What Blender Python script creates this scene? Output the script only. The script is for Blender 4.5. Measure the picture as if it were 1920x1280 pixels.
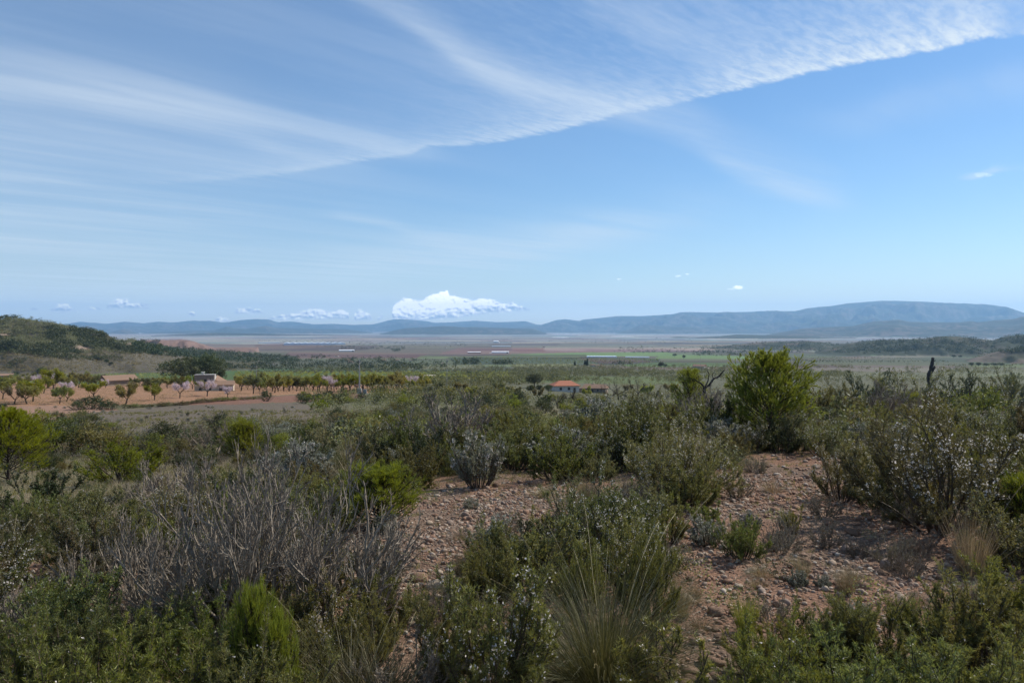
import bpy, math, random
import numpy as np
from math import radians as R

for o in list(bpy.data.objects):
    bpy.data.objects.remove(o)
scene = bpy.context.scene
COL = scene.collection

# ------------------------------------------------------------ camera
F = 1507.0            # focal length in pixels of the 1920 px wide photograph
PITCH = math.atan(25.0 / F)     # looking slightly down
cam_data = bpy.data.cameras.new('camera')
cam_data.sensor_width = 36.0
cam_data.lens = 36.0 * F / 1920.0
cam_data.clip_start = 0.1
cam_data.clip_end = 300000.0
cam = bpy.data.objects.new('camera', cam_data)
COL.objects.link(cam)
cam.location = (0, 0, 0)
cam.rotation_euler = (R(90) - PITCH, 0, 0)
scene.camera = cam
scene.render.resolution_x = 1024
scene.render.resolution_y = 682

# ------------------------------------------------------------ exposure
scene.view_settings.view_transform = 'Standard'
scene.view_settings.look = 'None'
scene.view_settings.gamma = 1.0
scene.view_settings.use_curve_mapping = False
scene.view_settings.exposure = 0.16
cy = scene.cycles
cy.max_bounces = 5
cy.diffuse_bounces = 3
cy.glossy_bounces = 2
cy.transmission_bounces = 3
cy.transparent_max_bounces = 16
cy.volume_bounces = 2
cy.use_denoising = True
cy.use_adaptive_sampling = True
cy.adaptive_threshold = 0.02
cy.sample_clamp_indirect = 4.0

# ------------------------------------------------------------ sun
SUN_AZ = R(62)        # to the right of the view direction
SUN_EL = R(44)
sdir = (math.sin(SUN_AZ) * math.cos(SUN_EL), math.cos(SUN_AZ) * math.cos(SUN_EL), math.sin(SUN_EL))
sun_d = bpy.data.lights.new('sun', 'SUN')
sun_d.energy = 4.95
sun_d.angle = R(0.5)
sun_d.color = (1.0, 0.93, 0.83)
sun = bpy.data.objects.new('sun', sun_d)
COL.objects.link(sun)
from mathutils import Vector
sun.rotation_euler = Vector(sdir).to_track_quat('Z', 'Y').to_euler()


# ------------------------------------------------------------ node maths
class E:
    """a scalar socket in a node tree with operators"""
    def __init__(s, t, k): s.t, s.k = t, k
    def _m(s, op, *a, clamp=False):
        n = s.t.nodes.new('ShaderNodeMath'); n.operation = op; n.use_clamp = clamp
        for i, v in enumerate((s,) + a):
            if isinstance(v, E): s.t.links.new(v.k, n.inputs[i])
            else: n.inputs[i].default_value = v
        return E(s.t, n.outputs[0])
    def __add__(s, o): return s._m('ADD', o)
    __radd__ = __add__
    def __sub__(s, o): return s._m('SUBTRACT', o)
    def __rsub__(s, o): return (s * -1.0) + o
    def __mul__(s, o): return s._m('MULTIPLY', o)
    __rmul__ = __mul__
    def __truediv__(s, o): return s._m('DIVIDE', o)
    def __pow__(s, o): return s._m('POWER', o)
    def clamp(s): return s._m('ADD', 0.0, clamp=True)
    def mx(s, o): return s._m('MAXIMUM', o)
    def mn(s, o): return s._m('MINIMUM', o)
    def exp(s): return s._m('EXPONENT')
    def step(s, a, b):
        n = s.t.nodes.new('ShaderNodeMapRange'); n.interpolation_type = 'SMOOTHSTEP'
        s.t.links.new(s.k, n.inputs[0]); n.inputs[1].default_value = min(a, b); n.inputs[2].default_value = max(a, b)
        if a > b: n.inputs[3].default_value = 1; n.inputs[4].default_value = 0
        return E(s.t, n.outputs[0])


def curve(e, pts, lo, hi):
    """float curve: pts are (x, y), x in lo..hi; y kept in 0..1 inside the node"""
    t = e.t
    ys = [p[1] for p in pts]; y0, y1 = min(ys), max(ys)
    y1 = y1 if y1 > y0 else y0 + 1
    n = t.nodes.new('ShaderNodeFloatCurve')
    c = n.mapping.curves[0]
    P = [((p[0] - lo) / (hi - lo), (p[1] - y0) / (y1 - y0)) for p in pts]
    c.points[0].location = P[0]; c.points[1].location = P[-1]
    for p in P[1:-1]: c.points.new(*p)
    n.mapping.update()
    x = ((e - lo) / (hi - lo)).clamp()
    t.links.new(x.k, n.inputs['Value'])
    return E(t, n.outputs[0]) * (y1 - y0) + y0


def combine(t, x, y, z=0.0):
    n = t.nodes.new('ShaderNodeCombineXYZ')
    for i, v in enumerate((x, y, z)):
        if isinstance(v, E): t.links.new(v.k, n.inputs[i])
        else: n.inputs[i].default_value = v
    return n.outputs[0]


def noise(t, vec, scale, detail=4, rough=0.55, dist=0.0):
    n = t.nodes.new('ShaderNodeTexNoise')
    t.links.new(vec, n.inputs['Vector'])
    n.inputs['Scale'].default_value = scale; n.inputs['Detail'].default_value = detail
    n.inputs['Roughness'].default_value = rough; n.inputs['Distortion'].default_value = dist
    return E(t, n.outputs['Fac'])


# ------------------------------------------------------------ world: sky with high cirrus
world = bpy.data.worlds.new('World')
scene.world = world
world.use_nodes = True
wt = world.node_tree
wt.nodes.clear()
tc = wt.nodes.new('ShaderNodeTexCoord')
sep = wt.nodes.new('ShaderNodeSeparateXYZ')
wt.links.new(tc.outputs['Generated'], sep.inputs[0])
dx, dy, dz = [E(wt, sep.outputs[i]) for i in range(3)]
ahead = dy.step(0.02, 0.2)
yy = dy.mx(0.05)
u = dx / yy * F + 960.0          # tangent coordinates of the sky ahead
v = 615.0 - dz / yy * F
sky = wt.nodes.new('ShaderNodeTexSky')
sky.sky_type = 'NISHITA'
sky.sun_disc = False
sky.sun_elevation = SUN_EL
sky.sun_rotation = SUN_AZ
sky.altitude = 500
sky.air_density = 1.0
sky.dust_density = 0.25
sky.ozone_density = 3.5
# the cirrus sheet lies on a plane high above; streaks run along one wind direction
zz = dz.mx(0.02)
ca, sa = math.cos(R(43)), math.sin(R(43))
qx, qy = dx / zz, dy / zz
along = qx * sa + qy * ca
across = qx * ca - qy * sa
streak = noise(wt, combine(wt, along * 0.16, across, 0.0), 1.7, 7, 0.6, 0.25)
soft = noise(wt, combine(wt, along * 0.4, across * 0.8, 3.0), 0.9, 5, 0.55)
fine = noise(wt, combine(wt, along * 0.9, across * 2.6, 7.0), 9.0, 6, 0.65, 0.3)
ripple = noise(wt, combine(wt, u * 0.012, v * 0.035, 1.0), 1.0, 5, 0.6)

# the long bright band
edge = curve(u, [(-400, 335), (150, 346), (330, 347), (480, 334), (600, 318), (690, 304), (770, 294), (800, 278), (850, 276), (1000, 256),
                 (1100, 235), (1180, 214), (1250, 203), (1290, 192), (1400, 169), (1500, 146), (1600, 126), (1750, 100),
                 (1870, 75), (1930, 72), (2300, 20)], -400, 2300)
s = edge + (fine - 0.5) * 15.0 + (soft - 0.5) * 14.0 - v
width = curve(u, [(-400, 30), (400, 22), (760, 32), (1000, 48), (1250, 60), (1600, 80), (1850, 85), (2300, 120)], -400, 2300)
band = s.step(-3.0, 9.0) * ((s * -1.0) / width).exp().mn(1.0)
bamp = curve(u, [(-400, 0.05), (150, 0.12), (400, 0.28), (700, 0.45), (780, 0.40), (860, 0.52), (1100, 0.60), (1240, 0.55), (1270, 0.5),
                 (1330, 0.7), (1600, 0.95), (1750, 1.0), (1850, 0.85), (1900, 0.35), (2300, 0.3)], -400, 2300)
band = (band * bamp * (0.12 + fine.step(0.3, 0.7) * 0.75 + streak * 0.75) * 1.1).clamp()


def lane(px, w_up, w_dn, amp_pts, tex):
    """a diffuse streak following a curve given in tangent coordinates"""
    c = curve(u, px, -400, 2300)
    d = c - v
    up = (d.mx(0.0) / w_up); dn = ((d * -1.0).mx(0.0) / w_dn)
    return ((up * up + dn * dn) * -1.0).exp() * curve(u, amp_pts, -400, 2300) * tex


t1 = (0.15 + streak.step(0.3, 0.62) * 0.75 + fine * 0.35)
lanes = lane([(-400, 130), (0, 165), (200, 195), (400, 235), (600, 282), (760, 292), (2300, 300)], 60, 20,
             [(-400, 0.3), (0, 0.33), (350, 0.45), (600, 0.36), (800, 0.12), (900, 0), (2300, 0)], t1)
lanes = lanes + lane([(-400, -400), (680, -10), (800, 60), (900, 130), (1020, 180), (1250, 235), (1400, 320), (1600, 390), (2300, 560)], 55, 25,
                     [(-400, 0), (600, 0.25), (850, 0.42), (1200, 0.42), (1380, 0.46), (1560, 0.26), (1680, 0.0), (2300, 0)], t1)
lanes = lanes + lane([(-400, 430), (560, 400), (700, 415), (800, 442), (900, 452), (2300, 600)], 12, 9,
                     [(-400, 0), (540, 0), (650, 0.28), (780, 0.32), (930, 0.0), (2300, 0)], t1)
lanes = lanes + lane([(-400, 440), (0, 460), (250, 490), (380, 508), (2300, 600)], 26, 8,
                     [(-400, 0.2), (0, 0.26), (260, 0.2), (420, 0), (2300, 0)], t1)
lanes = lanes + lane([(-400, 520), (500, 510), (800, 485), (950, 472), (1150, 435), (1350, 400), (2300, 300)], 40, 34,
                     [(-400, 0.0), (500, 0.2), (880, 0.5), (1050, 0.45), (1300, 0.14), (1500, 0), (2300, 0)], t1)
lanes = lanes + lane([(-400, 330), (1790, 335), (1850, 325), (1890, 318), (2300, 315)], 9, 5,
                     [(-400, 0), (1780, 0), (1830, 0.45), (1870, 0.4), (1900, 0.12), (2300, 0.1)], (fine * 1.6).clamp())
lanes = lanes + lane([(-400, 250), (1500, 235), (1700, 190), (1900, 150), (2300, 80)], 30, 40,
                     [(-400, 0), (1300, 0), (1700, 0.16), (2000, 0.2), (2300, 0.2)], t1)
# fan of mares' tails above the band
fan = s.step(0.0, 160.0) * curve(u, [(-400, 0.0), (600, 0.10), (900, 0.40), (1200, 0.62), (1500, 0.62), (1900, 0.85), (2300, 0.9)], -400, 2300)
fan = fan * (streak.step(0.42, 0.68) * 0.48 + fine.step(0.4, 0.7) * soft * 0.25 + soft * 0.12)
# thin milky veil over the left and towards the horizon
veil = curve(u, [(-400, 0.6), (0, 0.52), (300, 0.42), (600, 0.22), (1000, 0.07), (1400, 0.03), (2300, 0.05)], -400, 2300)
veil = veil * (0.25 + streak.step(0.35, 0.7) * 0.55 + soft * 0.5) * v.step(-300.0, 330.0).mx(0.45)
lowv = v.step(380.0, 600.0) * (0.08 + soft * 0.14) + v.step(520.0, 612.0) * 0.62
al = 1.0 - (1.0 - band) * (1.0 - lanes.clamp()) * (1.0 - fan.clamp()) * (1.0 - veil.clamp()) * (1.0 - lowv.clamp())
al = al * ahead + (1.0 - ahead) * (streak * 0.35)
al = (al * dz.step(-0.01, 0.03)).clamp() * 0.93
bg = wt.nodes.new('ShaderNodeBackground')
bg.inputs['Strength'].default_value = 0.112
hsv = wt.nodes.new('ShaderNodeHueSaturation'); hsv.inputs['Saturation'].default_value = 1.16; hsv.inputs['Value'].default_value = 1.0
wt.links.new(sky.outputs[0], hsv.inputs['Color'])
wt.links.new(hsv.outputs[0], bg.inputs['Color'])
bgc = wt.nodes.new('ShaderNodeBackground')
bgc.inputs['Color'].default_value = (0.73, 0.81, 0.88, 1)
bgc.inputs['Strength'].default_value = 1.0
wt.links.new((0.98 + v.step(480.0, 612.0) * 0.55).k, bgc.inputs['Strength'])
mixs = wt.nodes.new('ShaderNodeMixShader')
wt.links.new(al.k, mixs.inputs[0])
wt.links.new(bg.outputs[0], mixs.inputs[1])
wt.links.new(bgc.outputs[0], mixs.inputs[2])

# ---- fair weather cumulus low over the horizon: tops follow these profiles, billowed by noise, lit from the right
CUM = [([(736, 574), (748, 563), (762, 556), (785, 562), (797, 557), (815, 549), (838, 543), (843, 551), (855, 554), (870, 556), (885, 562), (905, 557), (925, 560), (940, 565), (955, 564), (975, 570), (996, 578)], 583),
       ([(196, 577), (215, 562), (232, 559), (250, 566), (270, 565), (282, 576)], 580), ([(90, 580), (108, 570), (121, 565), (135, 574), (157, 583)], 586),
       ([(164, 579), (178, 571), (192, 579)], 582), ([(54, 580), (65, 574), (75, 580)], 583), ([(438, 584), (460, 574), (480, 577), (497, 586)], 589),
       ([(500, 594), (530, 585), (555, 583), (580, 578), (600, 577), (620, 582), (640, 578), (657, 590)], 600), ([(662, 594), (675, 580), (690, 584), (700, 597)], 602),
       ([(706, 599), (722, 587), (735, 598)], 603), ([(353, 590), (360, 580), (368, 590)], 594), ([(400, 600), (420, 592), (436, 600)], 604)]
CUM.sort(key=lambda c: c[0][0][0])
ptop, pbase = [(40, 640), ], []
for prof, b_ in CUM:
    if ptop[-1][0] < prof[0][0] - 3: ptop.append((ptop[-1][0] + 1.5, 640)); ptop.append((prof[0][0] - 2, 640))
    ptop += prof
ptop.append((999, 640)); ptop.append((1010, 640))
bp = []
for prof, b_ in CUM: bp += [(prof[0][0] - 1, b_), (prof[-1][0] + .5, b_)]
bp = [(40, bp[0][1])] + bp + [(1010, bp[-1][1])]
def billow(off_u, off_v):
    uu = (u + off_u) * 0.055; vv = (v + off_v) * 0.075
    a = noise(wt, combine(wt, uu, vv, 4.0), 1.35, 6, 0.56, 0.15)
    b = wt.nodes.new('ShaderNodeTexVoronoi'); b.feature = 'SMOOTH_F1'; b.inputs['Scale'].default_value = 1.9
    wt.links.new(combine(wt, uu + a * 0.5, vv * 1.2 + a * 0.5, 2.0), b.inputs['Vector'])
    return a * 0.72 + (1.0 - E(wt, b.outputs['Distance'])) * 0.28
b0 = billow(0.0, 0.0)
b1 = billow(3.0, -3.5)
ctop = curve(u, ptop, 40, 1010); cbase = curve(u, bp, 40, 1010)
e1 = v - ctop + (b0 - 0.56) * 18.0
e2 = cbase - v + (b0 - 0.58) * 8.0
cm = e1.step(-0.5, 4.6) * e2.step(-2.0, 5.0) * u.step(40.0, 55.0) * u.step(1008.0, 1000.0)
for cx_, cy_, ax_, ay_ in ((1383, 539, 13, 5.5), (1372, 542, 13, 2.2), (1270, 517.5, 8, 2.8), (1288, 514, 5, 1.6), (1160, 523, 9, 2.0), (1840, 329, 30, 5.0)):
    eu, ev = (u - cx_) / ax_, (v - cy_) / ay_
    cm = cm.mx((1.15 - eu * eu - ev * ev + (b0 - 0.62) * 3.0).step(0.0, 0.9) * (0.8 if cx_ == 1383 else 0.12 if cx_ == 1840 else 0.35))
cm = cm * ahead
h_ = ((cbase - v) / 26.0).clamp()
far_l = curve(u, [(40, 0.7), (300, 0.75), (500, 0.85), (705, 0.8), (745, 1.0), (1010, 1.0)], 40, 1010)
lit = (0.12 + (b0 - b1) * 3.2 + h_ * 1.15 + (b0 - 0.58) * 1.0).clamp()
lit = lit * (0.45 + far_l * 0.55)
mc = wt.nodes.new('ShaderNodeMix'); mc.data_type = 'RGBA'
wt.links.new(lit.k, mc.inputs[0]); mc.inputs[6].default_value = (0.44, 0.53, 0.68, 1); mc.inputs[7].default_value = (1.75, 1.70, 1.60, 1)
bgk = wt.nodes.new('ShaderNodeBackground'); wt.links.new(mc.outputs[2], bgk.inputs['Color'])
mixk = wt.nodes.new('ShaderNodeMixShader'); wt.links.new((cm * (0.6 + far_l * 0.4)).clamp().k, mixk.inputs[0])
wt.links.new(mixs.outputs[0], mixk.inputs[1]); wt.links.new(bgk.outputs[0], mixk.inputs[2])
wo = wt.nodes.new('ShaderNodeOutputWorld')
wt.links.new(mixk.outputs[0], wo.inputs['Surface'])
world.cycles.sampling_method = 'MANUAL'
world.cycles.sample_map_resolution = 512

# ------------------------------------------------------------ helpers: numpy noise and meshes
def _h(ix, iy, seed):
    h = (ix.astype(np.int64) * 374761393 + iy.astype(np.int64) * 668265263 + seed * 974634777) & 0xFFFFFFFF
    h = ((h ^ (h >> 13)) * 1274126177) & 0xFFFFFFFF
    h = (h ^ (h >> 16)) & 0xFFFF
    return h / 65535.0


def vnoise(x, y, seed=0):
    xi, yi = np.floor(x), np.floor(y)
    fx, fy = x - xi, y - yi
    fx = fx * fx * (3 - 2 * fx); fy = fy * fy * (3 - 2 * fy)
    a, b = _h(xi, yi, seed), _h(xi + 1, yi, seed)
    c, d = _h(xi, yi + 1, seed), _h(xi + 1, yi + 1, seed)
    return a + (b - a) * fx + (c - a) * fy + (a - b - c + d) * fx * fy


def fbm(x, y, octs=4, seed=0):
    x = np.asarray(x, float); y = np.asarray(y, float)
    s = 0; a = 0.5; n = 0
    for i in range(octs):
        s = s + a * vnoise(x, y, seed + i * 7); n += a
        x = x * 2.03 + 11.3; y = y * 2.03 + 5.7; a *= 0.5
    return s / n          # 0..1


def sstep(a, b, x):
    t = np.clip((x - a) / (b - a), 0, 1)
    return t * t * (3 - 2 * t)


def new_mesh(name, verts, faces, mats, midx=None, smooth=False, col=None, tint=None):
    """faces: list of integer arrays (n,3) or (n,4); midx: one material index per array"""
    me = bpy.data.meshes.new(name)
    verts = np.ascontiguousarray(verts, dtype=np.float32)
    me.vertices.add(len(verts)); me.vertices.foreach_set('co', verts.ravel())
    faces = [np.asarray(f, dtype=np.int32) for f in faces if len(f)]
    nl = sum(f.size for f in faces); npoly = sum(len(f) for f in faces)
    me.loops.add(nl); me.loops.foreach_set('vertex_index', np.concatenate([f.ravel() for f in faces]))
    starts = []; k = 0
    for f in faces:
        starts.append(k + np.arange(len(f)) * f.shape[1]); k += f.size
    me.polygons.add(npoly)
    me.polygons.foreach_set('loop_start', np.concatenate(starts).astype(np.int32))
    if midx is not None:
        me.polygons.foreach_set('material_index', np.concatenate([np.full(len(f), i) for f, i in zip(faces, midx)]).astype(np.int32))
    for m in mats: me.materials.append(m)
    if col is not None:
        at = me.attributes.new('Col', 'FLOAT_COLOR', 'POINT')
        c4 = np.ones((len(verts), 4), np.float32); c4[:, :col.shape[1]] = col
        at.data.foreach_set('color', c4.ravel())
    if tint is not None:
        at = me.attributes.new('tint', 'FLOAT', 'POINT')
        at.data.foreach_set('value', np.asarray(tint, np.float32))
    me.update(calc_edges=True)
    me.polygons.foreach_set('use_smooth', np.full(npoly, smooth))
    return me


def link(name, me, parent=None, loc=None, kind=None, label=None, cat=None, group=None):
    o = bpy.data.objects.new(name, me)
    COL.objects.link(o)
    if parent is not None: o.parent = parent
    if loc is not None: o.location = loc
    if kind: o['kind'] = kind
    if label: o['label'] = label
    if cat: o['category'] = cat
    if group: o['group'] = group
    return o


# ------------------------------------------------------------ the lie of the land (camera is at the origin, ground is about 1.8 m below)
PR_ = [0, 4, 8, 14, 20, 30, 38, 60, 90, 120, 160, 200, 300, 400, 700, 1500, 3000, 6000, 12000, 60000, 200000]
A_L = [1.8, 1.82, 2.0, 2.9, 4.1, 5.6, 6.5, 8.2, 10.2, 11.7, 13.4, 15.0, 20, 27, 42, 62, 85, 98, 106, 114, 114]
A_C = [1.8, 1.8, 1.85, 2.25, 2.9, 4.3, 5.4, 7.6, 10.0, 12.2, 15, 17.5, 23.3, 29, 43, 62, 85, 98, 106, 114, 114]
A_R = [1.8, 1.78, 1.74, 1.95, 2.35, 3.2, 4.6, 10.5, 14.5, 18, 22, 25, 31, 36, 46, 62, 85, 98, 106, 114, 114]
A_B = [1.8, 1.8, 1.7, 1.6, 1.5, 1.4, 1.5, 2, 3, 4, 6, 8, 12, 18, 30, 55, 80, 98, 106, 114, 114]
_lr = np.log(np.array(PR_) + 3.0)


def base_z(X, Y):
    r = np.hypot(X, Y); a = np.degrees(np.arctan2(X, Y))
    l = np.log(r + 3.0)
    hl, hc, hr, hb = [np.interp(l, _lr, t) for t in (A_L, A_C, A_R, A_B)]
    def w(c, lo, hi): return np.clip(np.minimum((a - lo) / (c - lo), (hi - a) / (hi - c)), 0, 1)
    t1 = sstep(-30, 0, a); t2 = sstep(0, 17, a)
    h = hl + (hc - hl) * t1 + (hr - hc) * t2
    tb = sstep(60, 130, np.abs(a))
    h = h + (hb - h) * tb
    z = -h
    near = np.clip(r / 3.0, 0, 1)
    z = z + (fbm(X * 0.35, Y * 0.35, 3, 5) - 0.5) * 0.16 * near + (fbm(X * 1.6, Y * 1.6, 3, 9) - 0.5) * 0.06 * near
    z = z + (fbm(X * 0.03, Y * 0.03, 4, 15) - 0.5) * np.clip((r - 15) / 100, 0, 1) * 1.6
    z = z + (fbm(X * 0.004, Y * 0.004, 4, 25) - 0.5) * np.clip((r - 300) / 1500, 0, 1) * 8 * np.clip(3000 / (r + 1), 0, 1)
    return z


# ridges: name, distance, front width, back width, roughness, [(photo x, photo y of the skyline)]
RIDGES = [
 ('mountain_range', 29500, 8000, 2500, .25, [(60, 612), (125, 607), (150, 603), (175, 605), (200, 607), (235, 603), (270, 606), (295, 603), (325, 605), (360, 601), (400, 602), (420, 605), (450, 600), (480, 598), (505, 599), (520, 604), (550, 603), (590, 608), (625, 607), (660, 609), (700, 608), (735, 599), (750, 598), (775, 600), (800, 602), (815, 605), (850, 604), (890, 601), (930, 604), (960, 603), (985, 602), (1005, 608), (1040, 612)]),
 ('mountain_range', 26000, 8500, 2500, .3, [(900, 620), (960, 612), (1010, 610), (1025, 606), (1045, 600), (1060, 599), (1085, 602), (1095, 599), (1120, 597), (1155, 593), (1200, 593), (1240, 591), (1260, 589), (1275, 586), (1290, 585), (1340, 586), (1400, 585), (1440, 584), (1490, 584), (1510, 579), (1535, 576), (1560, 574), (1590, 569), (1640, 565), (1660, 564), (1720, 565), (1780, 568), (1850, 572), (1890, 577), (1920, 587), (2000, 592), (2200, 590)]),
 ('mountain_range', 20000, 4500, 1500, .3, [(190, 625), (212, 621), (230, 617), (245, 620), (262, 624), (300, 622), (350, 620), (400, 619), (412, 616), (425, 612), (440, 615), (460, 616), (480, 613), (500, 610), (515, 614), (560, 615), (600, 616), (650, 617), (690, 622), (730, 627)]),
 ('hill_range', 16000, 3200, 1300, .3, [(690, 628), (720, 624), (740, 619), (760, 615), (800, 613), (830, 611), (870, 613), (900, 613), (960, 615), (1000, 616), (1015, 621), (1032, 627)]),
 ('hill_range', 18000, 2600, 1200, .3, [(1150, 625), (1180, 618), (1200, 609), (1210, 608), (1240, 611), (1270, 612), (1300, 613), (1340, 617), (1400, 622)]),
 ('hill_range', 13500, 3600, 1300, .3, [(1400, 631), (1440, 627), (1480, 620), (1500, 616), (1550, 613), (1600, 611), (1620, 606), (1640, 602), (1665, 601), (1685, 599), (1705, 603), (1740, 604), (1800, 604), (1820, 602), (1835, 604), (1870, 600), (1900, 598), (1920, 593), (1960, 588), (2050, 590)]),
 ('hill_range', 9000, 1300, 700, .3, [(1205, 641), (1240, 634), (1270, 631), (1300, 632), (1350, 630), (1380, 627), (1430, 628), (1500, 630), (1550, 633), (1600, 633), (1650, 637)]),
 ('hill_range', 12000, 700, 700, .3, [(230, 634), (260, 631), (300, 628), (400, 624), (480, 625), (600, 627), (700, 629), (760, 631)]),
 ('wooded_ridge', 3600, 420, 400, .3, [(1290, 664), (1310, 656), (1340, 651), (1380, 646), (1410, 643), (1440, 641), (1510, 639), (1540, 641), (1570, 645), (1600, 643), (1640, 641), (1700, 640), (1800, 640), (2000, 640)]),
 ('wooded_ridge', 2900, 330, 400, .3, [(1560, 650), (1590, 644), (1620, 640), (1640, 638), (1700, 636), (1730, 635), (1770, 630), (1790, 630), (1800, 631), (1840, 636), (1860, 638), (1880, 632), (1900, 629), (1920, 627), (2000, 622)]),
 ('wooded_ridge', 1900, 150, 200, .3, [(1840, 668), (1860, 661), (1890, 655), (1920, 652), (2000, 645)]),
 ('mesa', 3000, 170, 300, .35, [(255, 650), (262, 640), (268, 637.5), (300, 637), (350, 637), (362, 639), (385, 648), (400, 652)]),
 ('wooded_ridge', 1750, 260, 300, .4, [(200, 640), (250, 640), (300, 647), (350, 653), (400, 657), (440, 660), (480, 663), (520, 668), (560, 675)]),
 ('hill', 1250, 430, 400, .5, [(-500, 600), (-200, 590), (-60, 597), (0, 598), (15, 597), (35, 597), (60, 600), (100, 605), (130, 611), (155, 618), (175, 620), (195, 622), (201, 627), (210, 633), (220, 637), (233, 638), (243, 636), (252, 636), (262, 641), (275, 645), (300, 652), (340, 665), (400, 680)]),
]
CP, SP = math.cos(PITCH), math.sin(PITCH)


def pix_dir(px, py):
    a = (np.asarray(px, float) - 960) / F; b = (640 - np.asarray(py, float)) / F
    return a, CP + b * SP, b * CP - SP      # x, y, z  (not normalised)


def project(X, Y, Z):
    d = Y * CP - Z * SP
    d = np.where(d < 0.05, 0.05, d)
    return 960 + F * X / d, 640 - F * (Y * SP + Z * CP) / d


_rid = []
for nm, D, wf, wb, rough, pts in RIDGES:
    p = np.array(pts, float)
    dx_, dy_, dz_ = pix_dir(p[:, 0], p[:, 1])
    ang = np.arctan2(dx_, dy_)
    tz = dz_ / np.hypot(dx_, dy_)
    _rid.append((ang, tz))


def land(X, Y):
    X = np.asarray(X, float); Y = np.asarray(Y, float)
    z0 = base_z(X, Y)
    r = np.hypot(X, Y); a = np.arctan2(X, Y)
    best = z0.copy() if hasattr(z0, 'copy') else z0
    idx = np.full(np.shape(X), -1)
    for i, (nm, D, wf, wb, rough, pts) in enumerate(RIDGES):
        ang, tz = _rid[i]
        m = (r > D - wf * 1.35) & (r < D + wb * 1.3) & (a > ang[0] - 0.02) & (a < ang[-1] + 0.05)
        if not m.any(): continue
        rm, am = r[m], a[m]
        zr = np.interp(am, ang, tz) * D
        Xd, Yd = np.sin(am) * D, np.cos(am) * D
        H = zr - np.interp(np.log(D + 3.0), _lr, A_C) * -1.0
        H = np.maximum(H, 0) * sstep(ang[0] - 0.02, ang[0], am)
        t = (rm - D) / np.where(rm < D, wf, wb)
        sc = min(wf, 2600) * 0.55
        n = fbm(X[m] / sc, Y[m] / sc, 5, 40 + i) - 0.5
        g = 1 - np.abs(2 * fbm(X[m] / (sc * .6) + n, Y[m] / (sc * .6), 4, 60 + i) - 1)
        t2 = t + n * 0.5 * np.clip(np.abs(t) * 3, 0, 1) + (g - .7) * 0.35 * np.clip(np.abs(t) * 4, 0, 1)
        t2 = np.clip(np.abs(t2), 0, 1)
        sh = 0.5 + 0.5 * np.cos(np.pi * t2)
        if nm == 'mesa': sh = sstep(1, .45, t2)
        sh = sh * (1 - rough * (1 - g) * np.clip(np.abs(t) * 3, 0, 1))
        zz_ = -np.interp(np.log(D + 3.0), _lr, A_C) + H * sh
        zz_ = np.where(sh > 0.02, zz_, -1e9)
        zz_ = np.minimum(zz_, zz_)
        cur = best[m]
        up = (zz_ > cur) & (H > 0.5)
        cur = np.where(up, zz_, cur)
        best[m] = cur
        k = idx[m]; k = np.where(up & (zz_ - z0[m] > 1.0), i, k); idx[m] = k
    return best, idx


_RS = np.geomspace(1.8, 31000, 520)


def ground_at(px, py):
    """first point of the land seen at a photo pixel (vectorised); returns X, Y, Z arrays"""
    px = np.atleast_1d(np.asarray(px, float)); py = np.atleast_1d(np.asarray(py, float))
    X = np.empty(len(px)); Y = np.empty(len(px)); Z = np.empty(len(px))
    for s0 in range(0, len(px), 2000):
        sl = slice(s0, s0 + 2000)
        a, b, c = pix_dir(px[sl], py[sl])
        n = np.sqrt(a * a + b * b)
        a, b, c = a / n, b / n, c / n
        XX = a[:, None] * _RS; YY = b[:, None] * _RS; ZZ = c[:, None] * _RS
        L, _ = land(XX, YY)
        below = ZZ < L
        k = np.where(below.any(1), below.argmax(1), len(_RS) - 1)
        k = np.maximum(k, 1)
        i = np.arange(len(k))
        d1 = ZZ[i, k] - L[i, k]; d0 = ZZ[i, k - 1] - L[i, k - 1]
        t = np.clip(d0 / (d0 - d1 + 1e-9), 0, 1)
        rr = _RS[k - 1] + (_RS[k] - _RS[k - 1]) * t
        X[sl] = a * rr; Y[sl] = b * rr
    Z, _ = land(X, Y)
    return X, Y, Z


def at_depth(px, r):
    """a point of the land on the photo column px at range r"""
    a, b, c = pix_dir(px, 640)
    n = math.hypot(a, b)
    X, Y = np.array([a / n * r]), np.array([b / n * r])
    Z, _ = land(X, Y)
    return X[0], Y[0], Z[0]
# ------------------------------------------------------------ materials
def mat(name):
    m = bpy.data.materials.new(name); m.use_nodes = True
    t = m.node_tree; t.nodes.clear()
    out = t.nodes.new('ShaderNodeOutputMaterial')
    return m, t, out


def attr(t, name, fac=False):
    n = t.nodes.new('ShaderNodeAttribute'); n.attribute_name = name
    return n.outputs['Fac' if fac else 'Color']


def mixc(t, fac, a, b, mode='MIX'):
    n = t.nodes.new('ShaderNodeMix'); n.data_type = 'RGBA'; n.blend_type = mode
    for s_, v_ in ((n.inputs[0], fac), (n.inputs[6], a), (n.inputs[7], b)):
        if isinstance(v_, E): t.links.new(v_.k, s_)
        elif isinstance(v_, bpy.types.NodeSocket): t.links.new(v_, s_)
        elif isinstance(v_, (int, float)): s_.default_value = v_
        else: s_.default_value = (*v_[:3], 1)
    return n.outputs[2]


def objco(t):
    return t.nodes.new('ShaderNodeTexCoord').outputs['Object']


def geopos(t):
    return t.nodes.new('ShaderNodeNewGeometry').outputs['Position']


def bump(t, height, strength, dist):
    n = t.nodes.new('ShaderNodeBump')
    n.inputs['Strength'].default_value = strength; n.inputs['Distance'].default_value = dist
    t.links.new(height.k, n.inputs['Height'])
    return n.outputs[0]


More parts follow.
